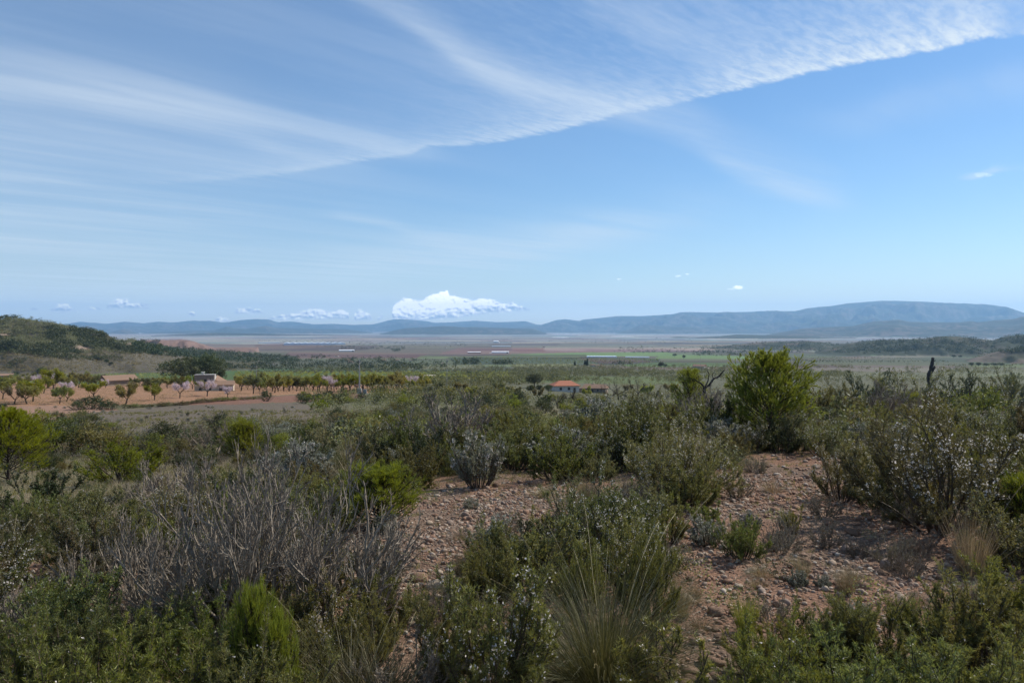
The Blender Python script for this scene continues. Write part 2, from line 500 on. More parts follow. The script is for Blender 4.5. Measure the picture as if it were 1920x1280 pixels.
def leaf_mat(name, c0, c1, trans=0.35, rnd=0.25, spec=0.12, tcol=None):
    """leaf: diffuse + translucent + faint gloss, varied per leaf (attribute tint) and per plant"""
    m, t, out = mat(name)
    tint = attr(t, 'tint', True)
    oi = t.nodes.new('ShaderNodeObjectInfo')
    c = mixc(t, E(t, tint), c0, c1)
    hs = t.nodes.new('ShaderNodeHueSaturation')
    r = E(t, oi.outputs['Random'])
    t.links.new((0.5 + (r - 0.5) * 0.06 * (rnd / 0.25)).k, hs.inputs['Hue'])
    t.links.new((1.0 + ((r * 7.13)._m('FRACT') - 0.5) * rnd * 1.2).k, hs.inputs['Saturation'])
    t.links.new((1.0 + ((r * 13.7)._m('FRACT') - 0.5) * rnd * 2.0).k, hs.inputs['Value'])
    t.links.new(c, hs.inputs['Color'])
    p = t.nodes.new('ShaderNodeBsdfPrincipled')
    p.inputs['Roughness'].default_value = 0.55
    p.inputs['Specular IOR Level'].default_value = spec * 2
    t.links.new(hs.outputs[0], p.inputs['Base Color'])
    tr = t.nodes.new('ShaderNodeBsdfTranslucent')
    tcn = mixc(t, 1.0, hs.outputs[0], tcol or (1.25, 1.15, 0.55), 'MULTIPLY')
    t.links.new(tcn, tr.inputs['Color'])
    mx = t.nodes.new('ShaderNodeMixShader'); mx.inputs[0].default_value = trans
    t.links.new(p.outputs[0], mx.inputs[1]); t.links.new(tr.outputs[0], mx.inputs[2])
    t.links.new(mx.outputs[0], out.inputs['Surface'])
    return m


def plain_mat(name, c0, c1=None, scale=5.0, rough=0.9, spec=0.2, bmp=0.0, detail=5, metal=0.0, rnd=0.0, stretch=(1, 1, 1)):
    m, t, out = mat(name)
    c1 = c1 or [v * 0.75 for v in c0]
    mp = t.nodes.new('ShaderNodeMapping'); mp.inputs['Scale'].default_value = stretch
    t.links.new(objco(t), mp.inputs['Vector'])
    n = noise(t, mp.outputs[0], scale, detail, 0.6)
    c = mixc(t, n.step(0.3, 0.7), c0, c1)
    if rnd:
        oi = t.nodes.new('ShaderNodeObjectInfo')
        k = 1.0 + (E(t, oi.outputs['Random']) - 0.5) * rnd
        c = mixc(t, 1.0, c, combine(t, k, k * 0.99, k * 0.97), 'MULTIPLY')
    p = t.nodes.new('ShaderNodeBsdfPrincipled')
    p.inputs['Roughness'].default_value = rough; p.inputs['Specular IOR Level'].default_value = spec
    p.inputs['Metallic'].default_value = metal
    t.links.new(c, p.inputs['Base Color'])
    if bmp: t.links.new(bump(t, n, 0.8, bmp), p.inputs['Normal'])
    t.links.new(p.outputs[0], out.inputs['Surface'])
    return m


# ground: the land's colour per point, broken up at several sizes; gravelly relief close by
M_GROUND, t, out = mat('ground')
P = geopos(t)
colr = attr(t, 'Col')
n1 = noise(t, P, 22.0, 5, 0.65)
n2 = noise(t, P, 1.3, 5, 0.6)
n3 = noise(t, P, 0.09, 6, 0.62)
n4 = noise(t, P, 0.006, 6, 0.65)
vo = t.nodes.new('ShaderNodeTexVoronoi'); vo.inputs['Scale'].default_value = 32.0
t.links.new(P, vo.inputs['Vector'])
vd = E(t, vo.outputs['Distance'])
vsep = t.nodes.new('ShaderNodeSeparateColor'); t.links.new(vo.outputs['Color'], vsep.inputs[0])
peb = E(t, vsep.outputs[0])
k = 0.55 + n1 * 0.35 + n2 * 0.25 + n3 * 0.2 + n4 * 0.1 + (peb - 0.5) * 0.45
cc = mixc(t, 1.0, colr, combine(t, k, k, k), 'MULTIPLY')
cc = mixc(t, n2.step(0.5, 0.75) * 0.3, cc, (0.20, 0.17, 0.14))
p = t.nodes.new('ShaderNodeBsdfPrincipled')
p.inputs['Roughness'].default_value = 0.95; p.inputs['Specular IOR Level'].default_value = 0.1
t.links.new(cc, p.inputs['Base Color'])
t.links.new(bump(t, n1 * 0.5 + (1.0 - vd.clamp()) * 0.9, 0.9, 0.02), p.inputs['Normal'])
t.links.new(p.outputs[0], out.inputs['Surface'])

# ------------------------------------------------------------ land cover, read off field by field; mist is paled into the far plain
SOIL = (0.205, 0.120, 0.080)
def in_poly(px, py, poly):
    inside = np.zeros(px.shape, bool)
    n = len(poly)
    for i in range(n):
        x0, y0 = poly[i]; x1, y1 = poly[(i + 1) % n]
        if y0 == y1: continue
        c = ((y0 > py) != (y1 > py)) & (px < (x1 - x0) * (py - y0) / (y1 - y0) + x0)
        inside ^= c
    return inside


FIELDS = [   # (photo outline, colour) painted in order
 ([(-400, 600), (2400, 600), (2400, 640), (-400, 640)], (.30, .30, .29)),  # far plain, its colour paled to stand in for low mist
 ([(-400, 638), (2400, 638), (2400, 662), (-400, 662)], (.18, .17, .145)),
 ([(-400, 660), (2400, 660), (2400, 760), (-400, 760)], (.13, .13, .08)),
 ([(480, 646), (960, 648), (960, 670), (480, 660)], (.155, .125, .10)),
 ([(540, 660), (800, 662), (800, 671), (520, 672)], (.18, .12, .10)),
 ([(250, 640), (700, 628), (1000, 630), (1300, 640), (900, 644), (500, 646)], (.26, .25, .235)),
 ([(600, 633), (760, 631), (900, 634), (760, 637)], (.26, .23, .21)),
 ([(960, 652), (1350, 652), (1330, 658), (1000, 660), (940, 656)], (.27, .205, .19)),
 ([(860, 652), (1020, 652), (1020, 663), (820, 664)], (.20, .12, .11)),
 ([(1000, 658), (1180, 660), (1160, 662), (1000, 663)], (.20, .12, .11)),
 ([(1060, 661), (1250, 660), (1270, 666), (1160, 668), (1080, 670), (860, 671), (800, 670), (960, 665)], (.15, .20, .08)),
 ([(790, 667), (1090, 668), (1080, 671), (780, 671)], (.18, .22, .10)),
 ([(840, 670), (1090, 670), (1235, 672), (1235, 682), (1080, 685), (860, 683)], (.075, .09, .06)),
 ([(1090, 669), (1235, 669), (1235, 671), (1085, 671)], (.12, .09, .09)),
 ([(780, 684), (1080, 682), (1080, 687), (780, 688)], (.20, .22, .11)),
 ([(1165, 683), (1240, 679), (1400, 680), (1400, 686), (1180, 688)], (.12, .20, .07)),
 ([(1240, 664), (1420, 668), (1420, 673), (1230, 672)], (.14, .19, .08)),
 ([(1080, 672), (1200, 674), (1230, 679), (1130, 681)], (.13, .09, .08)),
 ([(1380, 686), (1560, 684), (1640, 692), (1400, 693)], (.14, .10, .085)),
 ([(1440, 663), (1700, 662), (1660, 670), (1460, 672)], (.13, .15, .09)),
 ([(1500, 676), (1920, 672), (2300, 670), (2300, 682), (1700, 686), (1480, 684)], (.13, .15, .085)),
 ([(1520, 684), (1800, 686), (1760, 698), (1490, 694)], (.17, .15, .12)),
 ([(1820, 680), (2300, 676), (2300, 692), (1820, 688)], (.15, .19, .08)),
 ([(1630, 657), (1790, 652), (1900, 652), (1760, 660), (1650, 662)], (.20, .13, .10)),
 ([(1560, 668), (1900, 664), (1900, 667), (1600, 672)], (.22, .17, .13)),
 ([(780, 686), (900, 684), (905, 691), (770, 694), (700, 690)], (.22, .21, .12)),
 ([(480, 690), (960, 694), (1180, 694), (960, 699), (480, 700)], (.10, .13, .06)),
 ([(300, 696), (480, 695), (900, 697), (960, 706), (800, 712), (480, 712), (300, 712)], (.085, .13, .045)),
 ([(0, 697), (300, 694), (330, 708), (0, 712)], (.085, .13, .05)),
 ([(960, 704), (1300, 706), (1300, 722), (960, 716)], (.12, .15, .06)),
 ([(1120, 686), (1400, 690), (1400, 694), (1100, 692)], (.16, .13, .10)),
 # brown scrubby slopes under the left hill
 ([(-400, 655), (0, 662), (120, 655), (330, 662), (420, 668), (520, 682), (480, 692), (330, 695), (0, 699), (-400, 700)], (.17, .145, .12)),
 ([(60, 652), (140, 640), (190, 650), (330, 662), (300, 668), (120, 664)], (.22, .155, .12)),
 ([(-20, 640), (0, 622), (30, 628), (20, 640)], (.30, .20, .15)),
 # ploughed orchard and bank
 ([(-500, 722), (0, 712), (250, 710), (480, 716), (760, 724), (770, 736), (640, 737), (480, 742), (400, 748), (320, 756), (200, 761), (0, 762), (-500, 775)], (.31, .178, .104)),
 ([(-500, 706), (0, 706), (240, 708), (250, 722), (0, 716), (-500, 730)], (.09, .13, .05)),
 ([(320, 757), (420, 745), (660, 737), (690, 742), (640, 750), (480, 756), (400, 760)], (.22, .12, .085)),
 ([(-200, 763), (170, 760), (250, 772), (160, 790), (-200, 790)], (.32, .20, .14)),
 # grey open pasture
 ([(150, 775), (330, 760), (560, 755), (620, 770), (600, 800), (400, 820), (250, 826), (150, 800)], (.155, .13, .10)),
]


def land_colour(X, Y, Z, idx):
    px, py = project(X, Y, Z)
    r = np.hypot(X, Y)
    sc = np.clip(r * 0.03, .5, 200)
    j = fbm(px * 0.05, py * 0.3, 3, 77) - 0.5
    pxj = px + j * 14; pyj = py + j * 1.6
    n = fbm(X * 0.8, Y * 0.8, 4, 81); n2 = fbm(X * 0.05, Y * 0.05, 4, 83)
    col = np.empty(X.shape + (3,))
    # ground around us: red brown stony soil with grey litter under the scrub
    s0 = np.array(SOIL); s1 = np.array((.13, .10, .075)); s2 = np.array((.27, .18, .125))
    k = sstep(.42, .62, n)[..., None]
    col[:] = s0 + (s1 - s0) * k * 0.7
    k = sstep(.6, .75, fbm(X * 2.1, Y * 2.1, 3, 85))[..., None]
    col[:] = col + (s2 - col) * k * .5
    left = sstep(0.02, -0.15, X / (np.abs(Y) + 3)) * sstep(8, 16, r)
    far = np.clip(np.maximum(left * .7, sstep(14, 45, r)), 0, 1)[..., None]
    g = np.array((.105, .105, .055)); g2 = np.array((.15, .13, .085))
    gg = g + (g2 - g) * n2[..., None]
    col[:] = col + (gg - col) * far
    infront = Y > 60
    for poly, c in FIELDS:
        m = in_poly(pxj, pyj, poly) & infront
        if m.any(): col[m] = np.array(c) * (.85 if poly[0] == (-500, 722) else .80)
    # furrows and patches on the far plain: strips of differing crops
    pl = (r > 900)
    v1 = _h(np.floor(X / 420 + fbm(X / 900, Y / 900, 2, 3)), np.floor(Y / 260 + np.floor(X / 420) * .3), 5)
    v2 = _h(np.floor(X / 900), np.floor(Y / 700 + np.floor(X / 900) * .4), 8)
    kk = (0.72 + 0.5 * v1) * (0.8 + .4 * v2)
    tone = np.stack([1 + (v2 - .5) * .3, 1 + (v1 - .5) * .25, 1 - (v2 - .5) * .2], -1)
    col[pl] = (col * kk[..., None] * tone)[pl]
    # hills
    hm = idx >= 0
    if hm.any():
        nn = fbm(X / 60, Y / 60, 5, 90); nb = fbm(X / 500, Y / 500, 5, 91)
        wood = np.array((.045, .055, .032)); bare = np.array((.15, .12, .095))
        kk = sstep(.50, .68, nn * .6 + nb * .4)[..., None]
        hc = wood + (bare - wood) * kk * .8
        mesa = np.array([RIDGES[i][0] == 'mesa' for i in range(len(RIDGES))] + [False])[idx]
        hc = np.where(mesa[..., None], np.array((.19, .125, .10)) * (.75 + .5 * nn[..., None]), hc)
        # the left hill: its bare scars and its brown foot
        lh = np.array([RIDGES[i][0] == 'hill' for i in range(len(RIDGES))] + [False])[idx]
        sc_ = np.array((.20, .15, .115))
        scar = np.zeros(X.shape)
        for (cx, cy_, ax, ay) in ((12, 629, 20, 6), (60, 628, 16, 1.5), (150, 654, 26, 5), (155, 650, 14, 4), (185, 628, 15, 3), (248, 646, 16, 4), (118, 642, 16, 1.4),
                                  (205, 633, 9, 4), (20, 660, 22, 4), (90, 661, 30, 2)):
            q = ((px - cx) / ax) ** 2 + ((py - cy_) / ay) ** 2
            scar = np.maximum(scar, sstep(1.3, .5, q + (nn - .5) * 1.2))
        foot = sstep(648, 662, py + (nn - .5) * 16) * (px < 420)
        hc2 = wood * .9 + (np.array((.10, .095, .058)) - wood) * sstep(.45, .65, nn)[..., None] * .8
        hc2 = hc2 + (np.array((.100, .088, .068)) - hc2) * foot[..., None] * .9
        hc2 = hc2 + (sc_ - hc2) * scar[..., None]
        hc = np.where(lh[..., None], hc2, hc)
        col[hm] = hc[hm]
    return np.clip(col, 0.01, 0.9)


# ------------------------------------------------------------ the land as polar sheets
fine_a = np.arange(-37.0, 37.01, 0.085)
coarse = np.concatenate([np.arange(-180, -60, 6.0), np.arange(-60, -37, 1.5)])
angs = np.concatenate([coarse, fine_a, -coarse[::-1][:-0 or None]])
angs = np.unique(np.round(angs, 4)); angs = angs[angs < 179.9]
rad = np.concatenate([np.geomspace(0.4, 3.0, 24)[:-1], np.geomspace(3.0, 900, 480)[:-1], np.geomspace(900, 4200, 260)[:-1], np.geomspace(4200, 31000, 300)[:-1], np.geomspace(31000, 33000, 4)])
AA, RR = np.meshgrid(np.radians(angs), rad)
GX, GY = np.sin(AA) * RR, np.cos(AA) * RR
GZ, GI = land(GX, GY)
GC = land_colour(GX, GY, GZ, GI)
nr, na = GX.shape
V = np.stack([GX.ravel(), GY.ravel(), GZ.ravel()], 1)
ii = np.arange(nr * na).reshape(nr, na)
q = np.stack([ii[:-1, :], np.roll(ii, -1, 1)[:-1, :], np.roll(ii, -1, 1)[1:, :], ii[1:, :]], -1).reshape(-1, 4)[:, ::-1]
fi = GI.ravel()[q].max(1)
CF = GC.reshape(-1, 3)


def sub_sheet(name, mask, kind='structure', extra=None):
    f = q[mask]
    used = np.unique(f)
    remap = np.zeros(len(V), np.int32); remap[used] = np.arange(len(used))
    vv, ff, cc_ = V[used], [remap[f]], CF[used]
    if extra:
        vv = np.vstack([vv, [extra]]); cc_ = np.vstack([cc_, [SOIL]])
        ring = remap[ii[0]]
        ff.append(np.stack([np.full(na, len(vv) - 1), np.roll(ring, -1), ring], 1))
    me = new_mesh(name, vv, ff, [M_GROUND], smooth=True, col=cc_)
    return link(name, me, kind=kind)


sub_sheet('ground', fi < 0, extra=(0, 0, float(land(np.array([0.0]), np.array([0.01]))[0][0])))
for i, rg in enumerate(RIDGES):
    m = fi == i
    if m.any(): sub_sheet(rg[0], m)
# ------------------------------------------------------------ plant materials
L_ROS = leaf_mat('rosemary_leaf', (.064, .073, .028), (.240, .235, .085), .36, .32, .22)
L_ROSN = leaf_mat('rosemary_leaf_fresh', (.080, .094, .032), (.255, .268, .080), .38, .25, .2)
L_GREY = leaf_mat('grey_leaf', (.11, .12, .085), (.30, .305, .245), .24, .25, .3, (1.1, 1.1, .8))
L_PINE = leaf_mat('pine_needle', (.095, .120, .020), (.27, .30, .050), .45, .12, .15)
L_YEL = leaf_mat('yellow_green_leaf', (.12, .15, .018), (.27, .29, .04), .45, .15, .1)
L_DARK = leaf_mat('dark_leaf', (.032, .045, .020), (.100, .118, .052), .25, .25, .15)
L_OLIVE = leaf_mat('olive_green_leaf', (.082, .088, .038), (.240, .230, .098), .36, .42, .15)
L_DRY = leaf_mat('dry_leaf', (.10, .085, .065), (.22, .19, .14), .25, .3, .1, (1.1, 1.0, .8))
L_ALM = leaf_mat('almond_leaf', (.15, .16, .050), (.33, .31, .10), .45, .3, .1)
L_BLO = leaf_mat('almond_blossom', (.50, .40, .42), (.80, .70, .72), .35, .1, .05, (1, .95, .95))
L_FLO = leaf_mat('rosemary_flower', (.66, .60, .56), (.90, .85, .80), .35, .1, .05, (1, 1, 1))
L_GRASS = leaf_mat('esparto_blade', (.055, .064, .022), (.19, .185, .075), .30, .2, .15, (1.1, 1.0, .6))
L_STRAW = leaf_mat('straw_blade', (.16, .13, .075), (.38, .32, .20), .25, .25, .2, (1.1, 1.0, .7))
M_TWIG = plain_mat('grey_twig', (.33, .28, .22), (.14, .115, .09), 40, .85, .15, .002)
M_BARK = plain_mat('dark_bark', (.075, .060, .050), (.035, .028, .024), 25, .95, .1, .01)
M_STEM = plain_mat('brown_stem', (.13, .10, .075), (.06, .045, .035), 30, .9, .1)
M_CHAR = plain_mat('charred_wood', (.022, .019, .018), (.060, .052, .047), 18, .85, .25, .02)
M_STONE = plain_mat('stone', (.28, .18, .12), (.17, .115, .085), 14, .9, .2, .006, rnd=.55)
M_STONE2 = plain_mat('pale_stone', (.38, .31, .235), (.24, .19, .145), 10, .9, .2, .008, rnd=.4)


def nrm(v):
    return v / (np.linalg.norm(v, axis=-1, keepdims=True) + 1e-9)


def perp(d, rng):
    r = rng.normal(size=d.shape)
    return nrm(r - (r * d).sum(-1, keepdims=True) * d)


def run(rng, S, D, L, k, wob, up, droop=0.0):
    """paths of k points from starts S along directions D"""
    m = len(S); P = np.empty((m, k, 3)); P[:, 0] = S; d = nrm(D.astype(float))
    st = (L / (k - 1))[:, None]
    for j in range(1, k):
        d = nrm(d + rng.normal(size=(m, 3)) * wob + np.array([0, 0, 1.0]) * (up - droop * j / k))
        P[:, j] = P[:, j - 1] + d * st
    return P


def spawn(rng, P, L, n, t0, t1, lr, ang, k, wob, up, droop=0.0):
    """n children on each path"""
    m, kk, _ = P.shape
    t = rng.uniform(t0, t1, (m, n)) * (kk - 1)
    i = np.minimum(t.astype(int), kk - 2); f = (t - i)[..., None]
    b = np.arange(m)[:, None]
    S = P[b, i] * (1 - f) + P[b, i + 1] * f
    T = nrm(P[b, i + 1] - P[b, i])
    a = rng.uniform(ang * .6, ang * 1.3, (m, n, 1))
    D = T * np.cos(a) + perp(T, rng) * np.sin(a)
    LL = (L[:, None] * rng.uniform(lr[0], lr[1], (m, n)) * (1.15 - .5 * t / (kk - 1))).ravel()
    return run(rng, S.reshape(-1, 3), D.reshape(-1, 3), LL, k, wob, up, droop), LL


def tubes(P, r0, r1, sides=3):
    m, k, _ = P.shape
    T = nrm(np.gradient(P, axis=1))
    ref = np.where(np.abs(T[:, :1, 2:3]) > .9, np.array([1.0, 0, 0]), np.array([0, 0, 1.0]))
    A = nrm(np.cross(T, np.broadcast_to(ref, T.shape))); B = np.cross(T, A)
    w = np.linspace(0, 1, k)[None, :, None]
    r0 = np.broadcast_to(np.asarray(r0, float).reshape(-1, 1, 1), (m, 1, 1)); r1 = np.broadcast_to(np.asarray(r1, float).reshape(-1, 1, 1), (m, 1, 1))
    rad = r0 + (r1 - r0) * w
    th = np.arange(sides) * 2 * np.pi / sides
    V = P[:, :, None] + rad[..., None] * (A[:, :, None] * np.cos(th)[None, None, :, None] + B[:, :, None] * np.sin(th)[None, None, :, None])
    idx = np.arange(m * k * sides).reshape(m, k, sides)
    a = idx[:, :-1]; b = np.roll(idx, -1, 2)[:, :-1]; c = np.roll(idx, -1, 2)[:, 1:]; d = idx[:, 1:]
    return V.reshape(-1, 3), np.stack([a, b, c, d], -1).reshape(-1, 4)


class Bag:
    def __init__(s): s.v = []; s.f = {}; s.t = []; s.n = 0
    def add(s, v, f, mi=0, tint=None):
        s.f.setdefault((f.shape[1], mi), []).append(f + s.n); s.v.append(v); s.n += len(v)
        s.t.append(np.zeros(len(v)) if tint is None else np.asarray(tint))
    def mesh(s, name, mats, smooth=False):
        ks = sorted(s.f)
        return new_mesh(name, np.vstack(s.v), [np.vstack(s.f[k]) for k in ks], mats, [k[1] for k in ks], smooth, tint=np.concatenate(s.t))


def needles(rng, P, D, L, W, tint):
    """one narrow pointed leaf each"""
    n = len(P)
    S = perp(D, rng) * (np.asarray(W).reshape(-1, 1) * .5)
    D = D * np.asarray(L).reshape(-1, 1)
    v = np.stack([P - S, P + S, P + D], 1).reshape(-1, 3)
    return v, np.arange(n * 3).reshape(n, 3), np.repeat(tint, 3)


def leaves(rng, P, D, L, W, tint):
    n = len(P)
    S = perp(D, rng) * (np.asarray(W).reshape(-1, 1) * .5)
    D = D * np.asarray(L).reshape(-1, 1)
    v = np.stack([P, P + D * .5 + S, P + D, P + D * .5 - S], 1).reshape(-1, 3)
    return v, np.arange(n * 4).reshape(n, 4), np.repeat(tint, 4)


def sample(rng, P, n, t0=0.0, t1=1.0):
    m, k, _ = P.shape
    b = rng.integers(0, m, n); t = rng.uniform(t0, t1, n); tk = t * (k - 1)
    i = np.minimum(tk.astype(int), k - 2); f = (tk - i)[:, None]
    return P[b, i] * (1 - f) + P[b, i + 1] * f, nrm(P[b, i + 1] - P[b, i]), t, b


def starts(rng, n, r, tilt, H, W):
    """stems of a bush: bases and directions fanning out, with the height falling off to the side"""
    ph = rng.uniform(0, 2 * np.pi, n); rr = np.sqrt(rng.uniform(0, 1, n))
    S = np.stack([np.cos(ph) * r * rr, np.sin(ph) * r * rr, np.full(n, -.03)], 1)
    a = rr * tilt
    D = np.stack([np.cos(ph) * np.sin(a), np.sin(ph) * np.sin(a), np.cos(a)], 1)
    L = np.minimum(H / np.maximum(np.cos(a), .3), W * .5 / np.maximum(np.sin(a), .05)) * rng.uniform(.62, 1.0, n)
    return S, D, L


def bush(seed, H, W, nm, ns, nt, nleaf, ll, lw, lm, nfl=0, tilt=1.0, dead=0, sm=None, flm=None, t0=.3, kind='needle', fls=.012, r=None):
    """a shrub: returns [(part name, mesh)]"""
    rng = np.random.default_rng(seed)
    S, D, L = starts(rng, nm, r or W * .12, tilt, H, W)
    P0 = run(rng, S, D, L * .82, 8, .09, .05)
    P1, L1 = spawn(rng, P0, L * .82, ns, t0, 1.0, (.25, .45), .6, 6, .09, .16)
    P2, L2 = spawn(rng, P1, L1, nt, .15, 1.0, (.3, .55), .6, 4, .10, .16)
    b = Bag()
    b.add(*tubes(P0, .006 + .006 * H, .0025, 4))
    b.add(*tubes(P1, .0028, .0014, 3))
    b.add(*tubes(P2, .0016, .0009, 3))
    stem = b.mesh('branches', [sm or M_STEM])
    f = Bag()
    n2 = int(nleaf * .55); n1 = int(nleaf * .33); n0 = nleaf - n1 - n2
    shoot = rng.uniform(0, 1, 5000)
    for Pq, n, ta in ((P2, n2, .05), (P1, n1, .15), (P0, n0, .55)):
        p_, T, t, bi = sample(rng, Pq, n, ta, 1.02)
        d = nrm(T * rng.uniform(.2, 1.0, (n, 1)) + perp(T, rng) * .8 + np.array([0, 0, .15]))
        tint = np.clip(shoot[bi % 5000] * .45 + t * .35 + rng.uniform(-.1, .3, n), 0, 1)
        l_ = ll * rng.uniform(.6, 1.25, n); w_ = lw * rng.uniform(.7, 1.3, n)
        fn = needles if kind == 'needle' else leaves
        v, ff, tt = fn(rng, p_, d, l_, w_, tint); f.add(v, ff, 0, tt)
    parts = [('foliage', f.mesh('foliage', [lm])), ('branches', stem)]
    if nfl:
        fl = Bag()
        p_, T, t, bi = sample(rng, P2, nfl, .35, 1.0)
        ok = (vnoise(p_[:, 0] * 6 / W + 9, p_[:, 1] * 6 / W + p_[:, 2] * 4, seed) > .40) & (p_[:, 2] > H * .3)
        p_, T = p_[ok], T[ok]
        for j in range(3):
            d = nrm(rng.normal(size=p_.shape) + np.array([0, 0, .4]))
            v, ff, tt = leaves(rng, p_ + perp(T, rng) * fls * .8, d, fls * rng.uniform(.7, 1.4, len(p_)), fls * .8, rng.uniform(0, 1, len(p_)))
            fl.add(v, ff, 0, tt)
        parts.append(('flowers', fl.mesh('flowers', [flm or L_FLO])))
    return parts


def dry_bush(seed, H, W, nm=16, fine=4, leafy=0):
    rng = np.random.default_rng(seed)
    S, D, L = starts(rng, nm, W * .08, 1.15, H, W)
    P0 = run(rng, S, D, L * .6, 8, .13, .06)
    P1, L1 = spawn(rng, P0, L * .6, 5, .3, 1., (.5, .8), .55, 7, .14, .13)
    P2, L2 = spawn(rng, P1, L1, 5, .2, 1., (.4, .7), .6, 6, .16, .12)
    P3, L3 = spawn(rng, P2, L2, fine, .2, 1., (.4, .7), .6, 4, .18, .10)
    b = Bag(); b.add(*tubes(P0, .014, .007, 5)); b.add(*tubes(P1, .007, .0035, 4))
    c = Bag(); c.add(*tubes(P2, .0034, .0017, 3)); c.add(*tubes(P3, .0020, .0010, 3))
    parts = [('stems', b.mesh('stems', [M_TWIG])), ('twigs', c.mesh('twigs', [M_TWIG]))]
    if leafy:
        f = Bag(); p_, T, t, bi = sample(rng, P3, leafy, .3, 1)
        v, ff, tt = leaves(rng, p_, nrm(T + perp(T, rng)), .012 * rng.uniform(.6, 1.4, leafy), .007, rng.uniform(0, 1, leafy)); f.add(v, ff, 0, tt)
        parts.append(('dry_leaves', f.mesh('dry_leaves', [L_DRY])))
    return parts


def blades(rng, n, H, W, width, k=7, droop=.3, tilt=.9, dead=.5):
    S, D, L = starts(rng, n, W * .13, tilt, H, W)
    L = H * rng.uniform(.55, 1.15, n)
    P = run(rng, S, D, L, k, .035, -.0, droop)
    T = nrm(np.gradient(P, axis=1))
    A = nrm(np.cross(T, np.array([0, 0, 1.0])) + rng.normal(size=(n, 1, 3)) * .5)
    w = width * np.linspace(1, .15, k)[None, :, None] * .5 * rng.uniform(.7, 1.3, (n, 1, 1))
    V = np.stack([P - A * w, P + A * w], 2)
    idx = np.arange(n * k * 2).reshape(n, k, 2)
    f = np.stack([idx[:, :-1, 0], idx[:, :-1, 1], idx[:, 1:, 1], idx[:, 1:, 0]], -1).reshape(-1, 4)
    V = V.reshape(-1, 3)
    tint = np.repeat(np.clip(rng.uniform(-.2, 1.1, n), 0, 1), k * 2)
    return V, f, tint


def tussock(seed, H, W, n, width=.0028, stalks=10, m=None, droop=.3, tilt=.9):
    rng = np.random.default_rng(seed)
    b = Bag(); v, f, t = blades(rng, n, H, W, width, droop=droop, tilt=tilt); b.add(v, f, 0, t)
    parts = [('blades', b.mesh('blades', [m or L_GRASS]))]
    if stalks:
        S, D, L = starts(rng, stalks, W * .1, .75, H * 1.5, W * 1.8)
        P = run(rng, S, D, H * rng.uniform(1.1, 1.75, stalks), 12, .02, -.02, .10)
        c = Bag(); v, f = tubes(P, .0017, .0009, 3); c.add(v, f, 0, np.full(len(v), .9))
        p_, T, t, bi = sample(rng, P, stalks * 90, .82, 1.0)
        v, f, t = needles(rng, p_, nrm(T + perp(T, rng) * .3), .014, .002, rng.uniform(.5, 1, len(p_))); c.add(v, f, 0, t)
        parts.append(('stalks', c.mesh('stalks', [L_STRAW])))
    return parts


def young_pine(seed, H, W, lm, nneed=26000, nl=.07, nw=.0045, low=.08):
    rng = np.random.default_rng(seed)
    tr = run(rng, np.array([[0, 0, -.05]]), np.array([[0, 0, 1.]]), np.array([H * .93]), 12, .03, .1)
    nb = 84
    t = np.sort(rng.uniform(low, .97, nb)); i = t * 11; ii_ = np.minimum(i.astype(int), 10); f_ = (i - ii_)[:, None]
    S = tr[0, ii_] * (1 - f_) + tr[0, ii_ + 1] * f_
    ph = np.arange(nb) * 2.4 + rng.uniform(-.4, .4, nb)
    el = .35 + t * .6
    D = np.stack([np.cos(ph) * np.cos(el), np.sin(ph) * np.cos(el), np.sin(el)], 1)
    prof = np.interp(t, [0, .12, .35, .6, .8, .93, 1], [.95, 1.05, 1.05, .95, .72, .42, .2])
    L = W * .52 * prof * rng.uniform(.88, 1.06, nb)
    P0 = run(rng, S, D, L, 7, .06, .09)
    P1, L1 = spawn(rng, P0, L, 8, .2, 1., (.26, .48), .7, 5, .09, .09)
    P2, L2 = spawn(rng, P1, L1, 3, .3, 1., (.4, .7), .55, 4, .07, .14)
    b = Bag(); b.add(*tubes(tr, .012 + .012 * H, .006, 6)); b.add(*tubes(P0, .009, .004, 4)); b.add(*tubes(P1, .004, .002, 3))
    f = Bag(); tone = rng.uniform(0, 1, 5000)
    for Pq, n in ((P2, int(nneed * .6)), (P1, int(nneed * .4))):
        p_, T, tt_, bi = sample(rng, Pq, n, .35, 1.0)
        d = nrm(T * 1.1 + perp(T, rng) * rng.uniform(.2, .8, (n, 1)) + np.array([0, 0, .12]))
        tint = np.clip(tone[bi % 5000] * .4 + tt_ * .4 + rng.uniform(-.1, .3, n), 0, 1)
        v, ff, tt = needles(rng, p_, d, nl * rng.uniform(.6, 1.15, n), nw * rng.uniform(.7, 1.3, n), tint); f.add(v, ff, 0, tt)
    return [('foliage', f.mesh('foliage', [lm])), ('trunk', b.mesh('trunk', [M_BARK]))]


def clumps(rng, cen, rad, nleaf, size, flat=1.0, shell=.55):
    """leaves gathered in clumps spread over ellipsoids; cen (k,3), rad (k,3)"""
    k = len(cen)
    vol = rad.prod(1) ** .67; pr = vol / vol.sum()
    nc = max(8, int(nleaf / 26))
    w = rng.choice(k, nc, p=pr)
    d = nrm(rng.normal(size=(nc, 3)))
    rr = rng.uniform(shell, 1.0, (nc, 1)) ** .6
    C = cen[w] + d * rad[w] * rr
    cs = rad[w].mean(1) * rng.uniform(.13, .32, nc)
    b = rng.integers(0, nc, nleaf)
    P = C[b] + rng.normal(size=(nleaf, 3)) * cs[b][:, None] * np.array([1, 1, .75]) * .55
    D = nrm(rng.normal(size=(nleaf, 3)) + np.array([0, 0, .5]))
    tint = np.clip(rng.uniform(0, 1, nc)[b] * .6 + rng.uniform(-.1, .5, nleaf), 0, 1)
    return leaves(rng, P, D, size * rng.uniform(.6, 1.4, nleaf), size * rng.uniform(.35, .75, nleaf), tint)


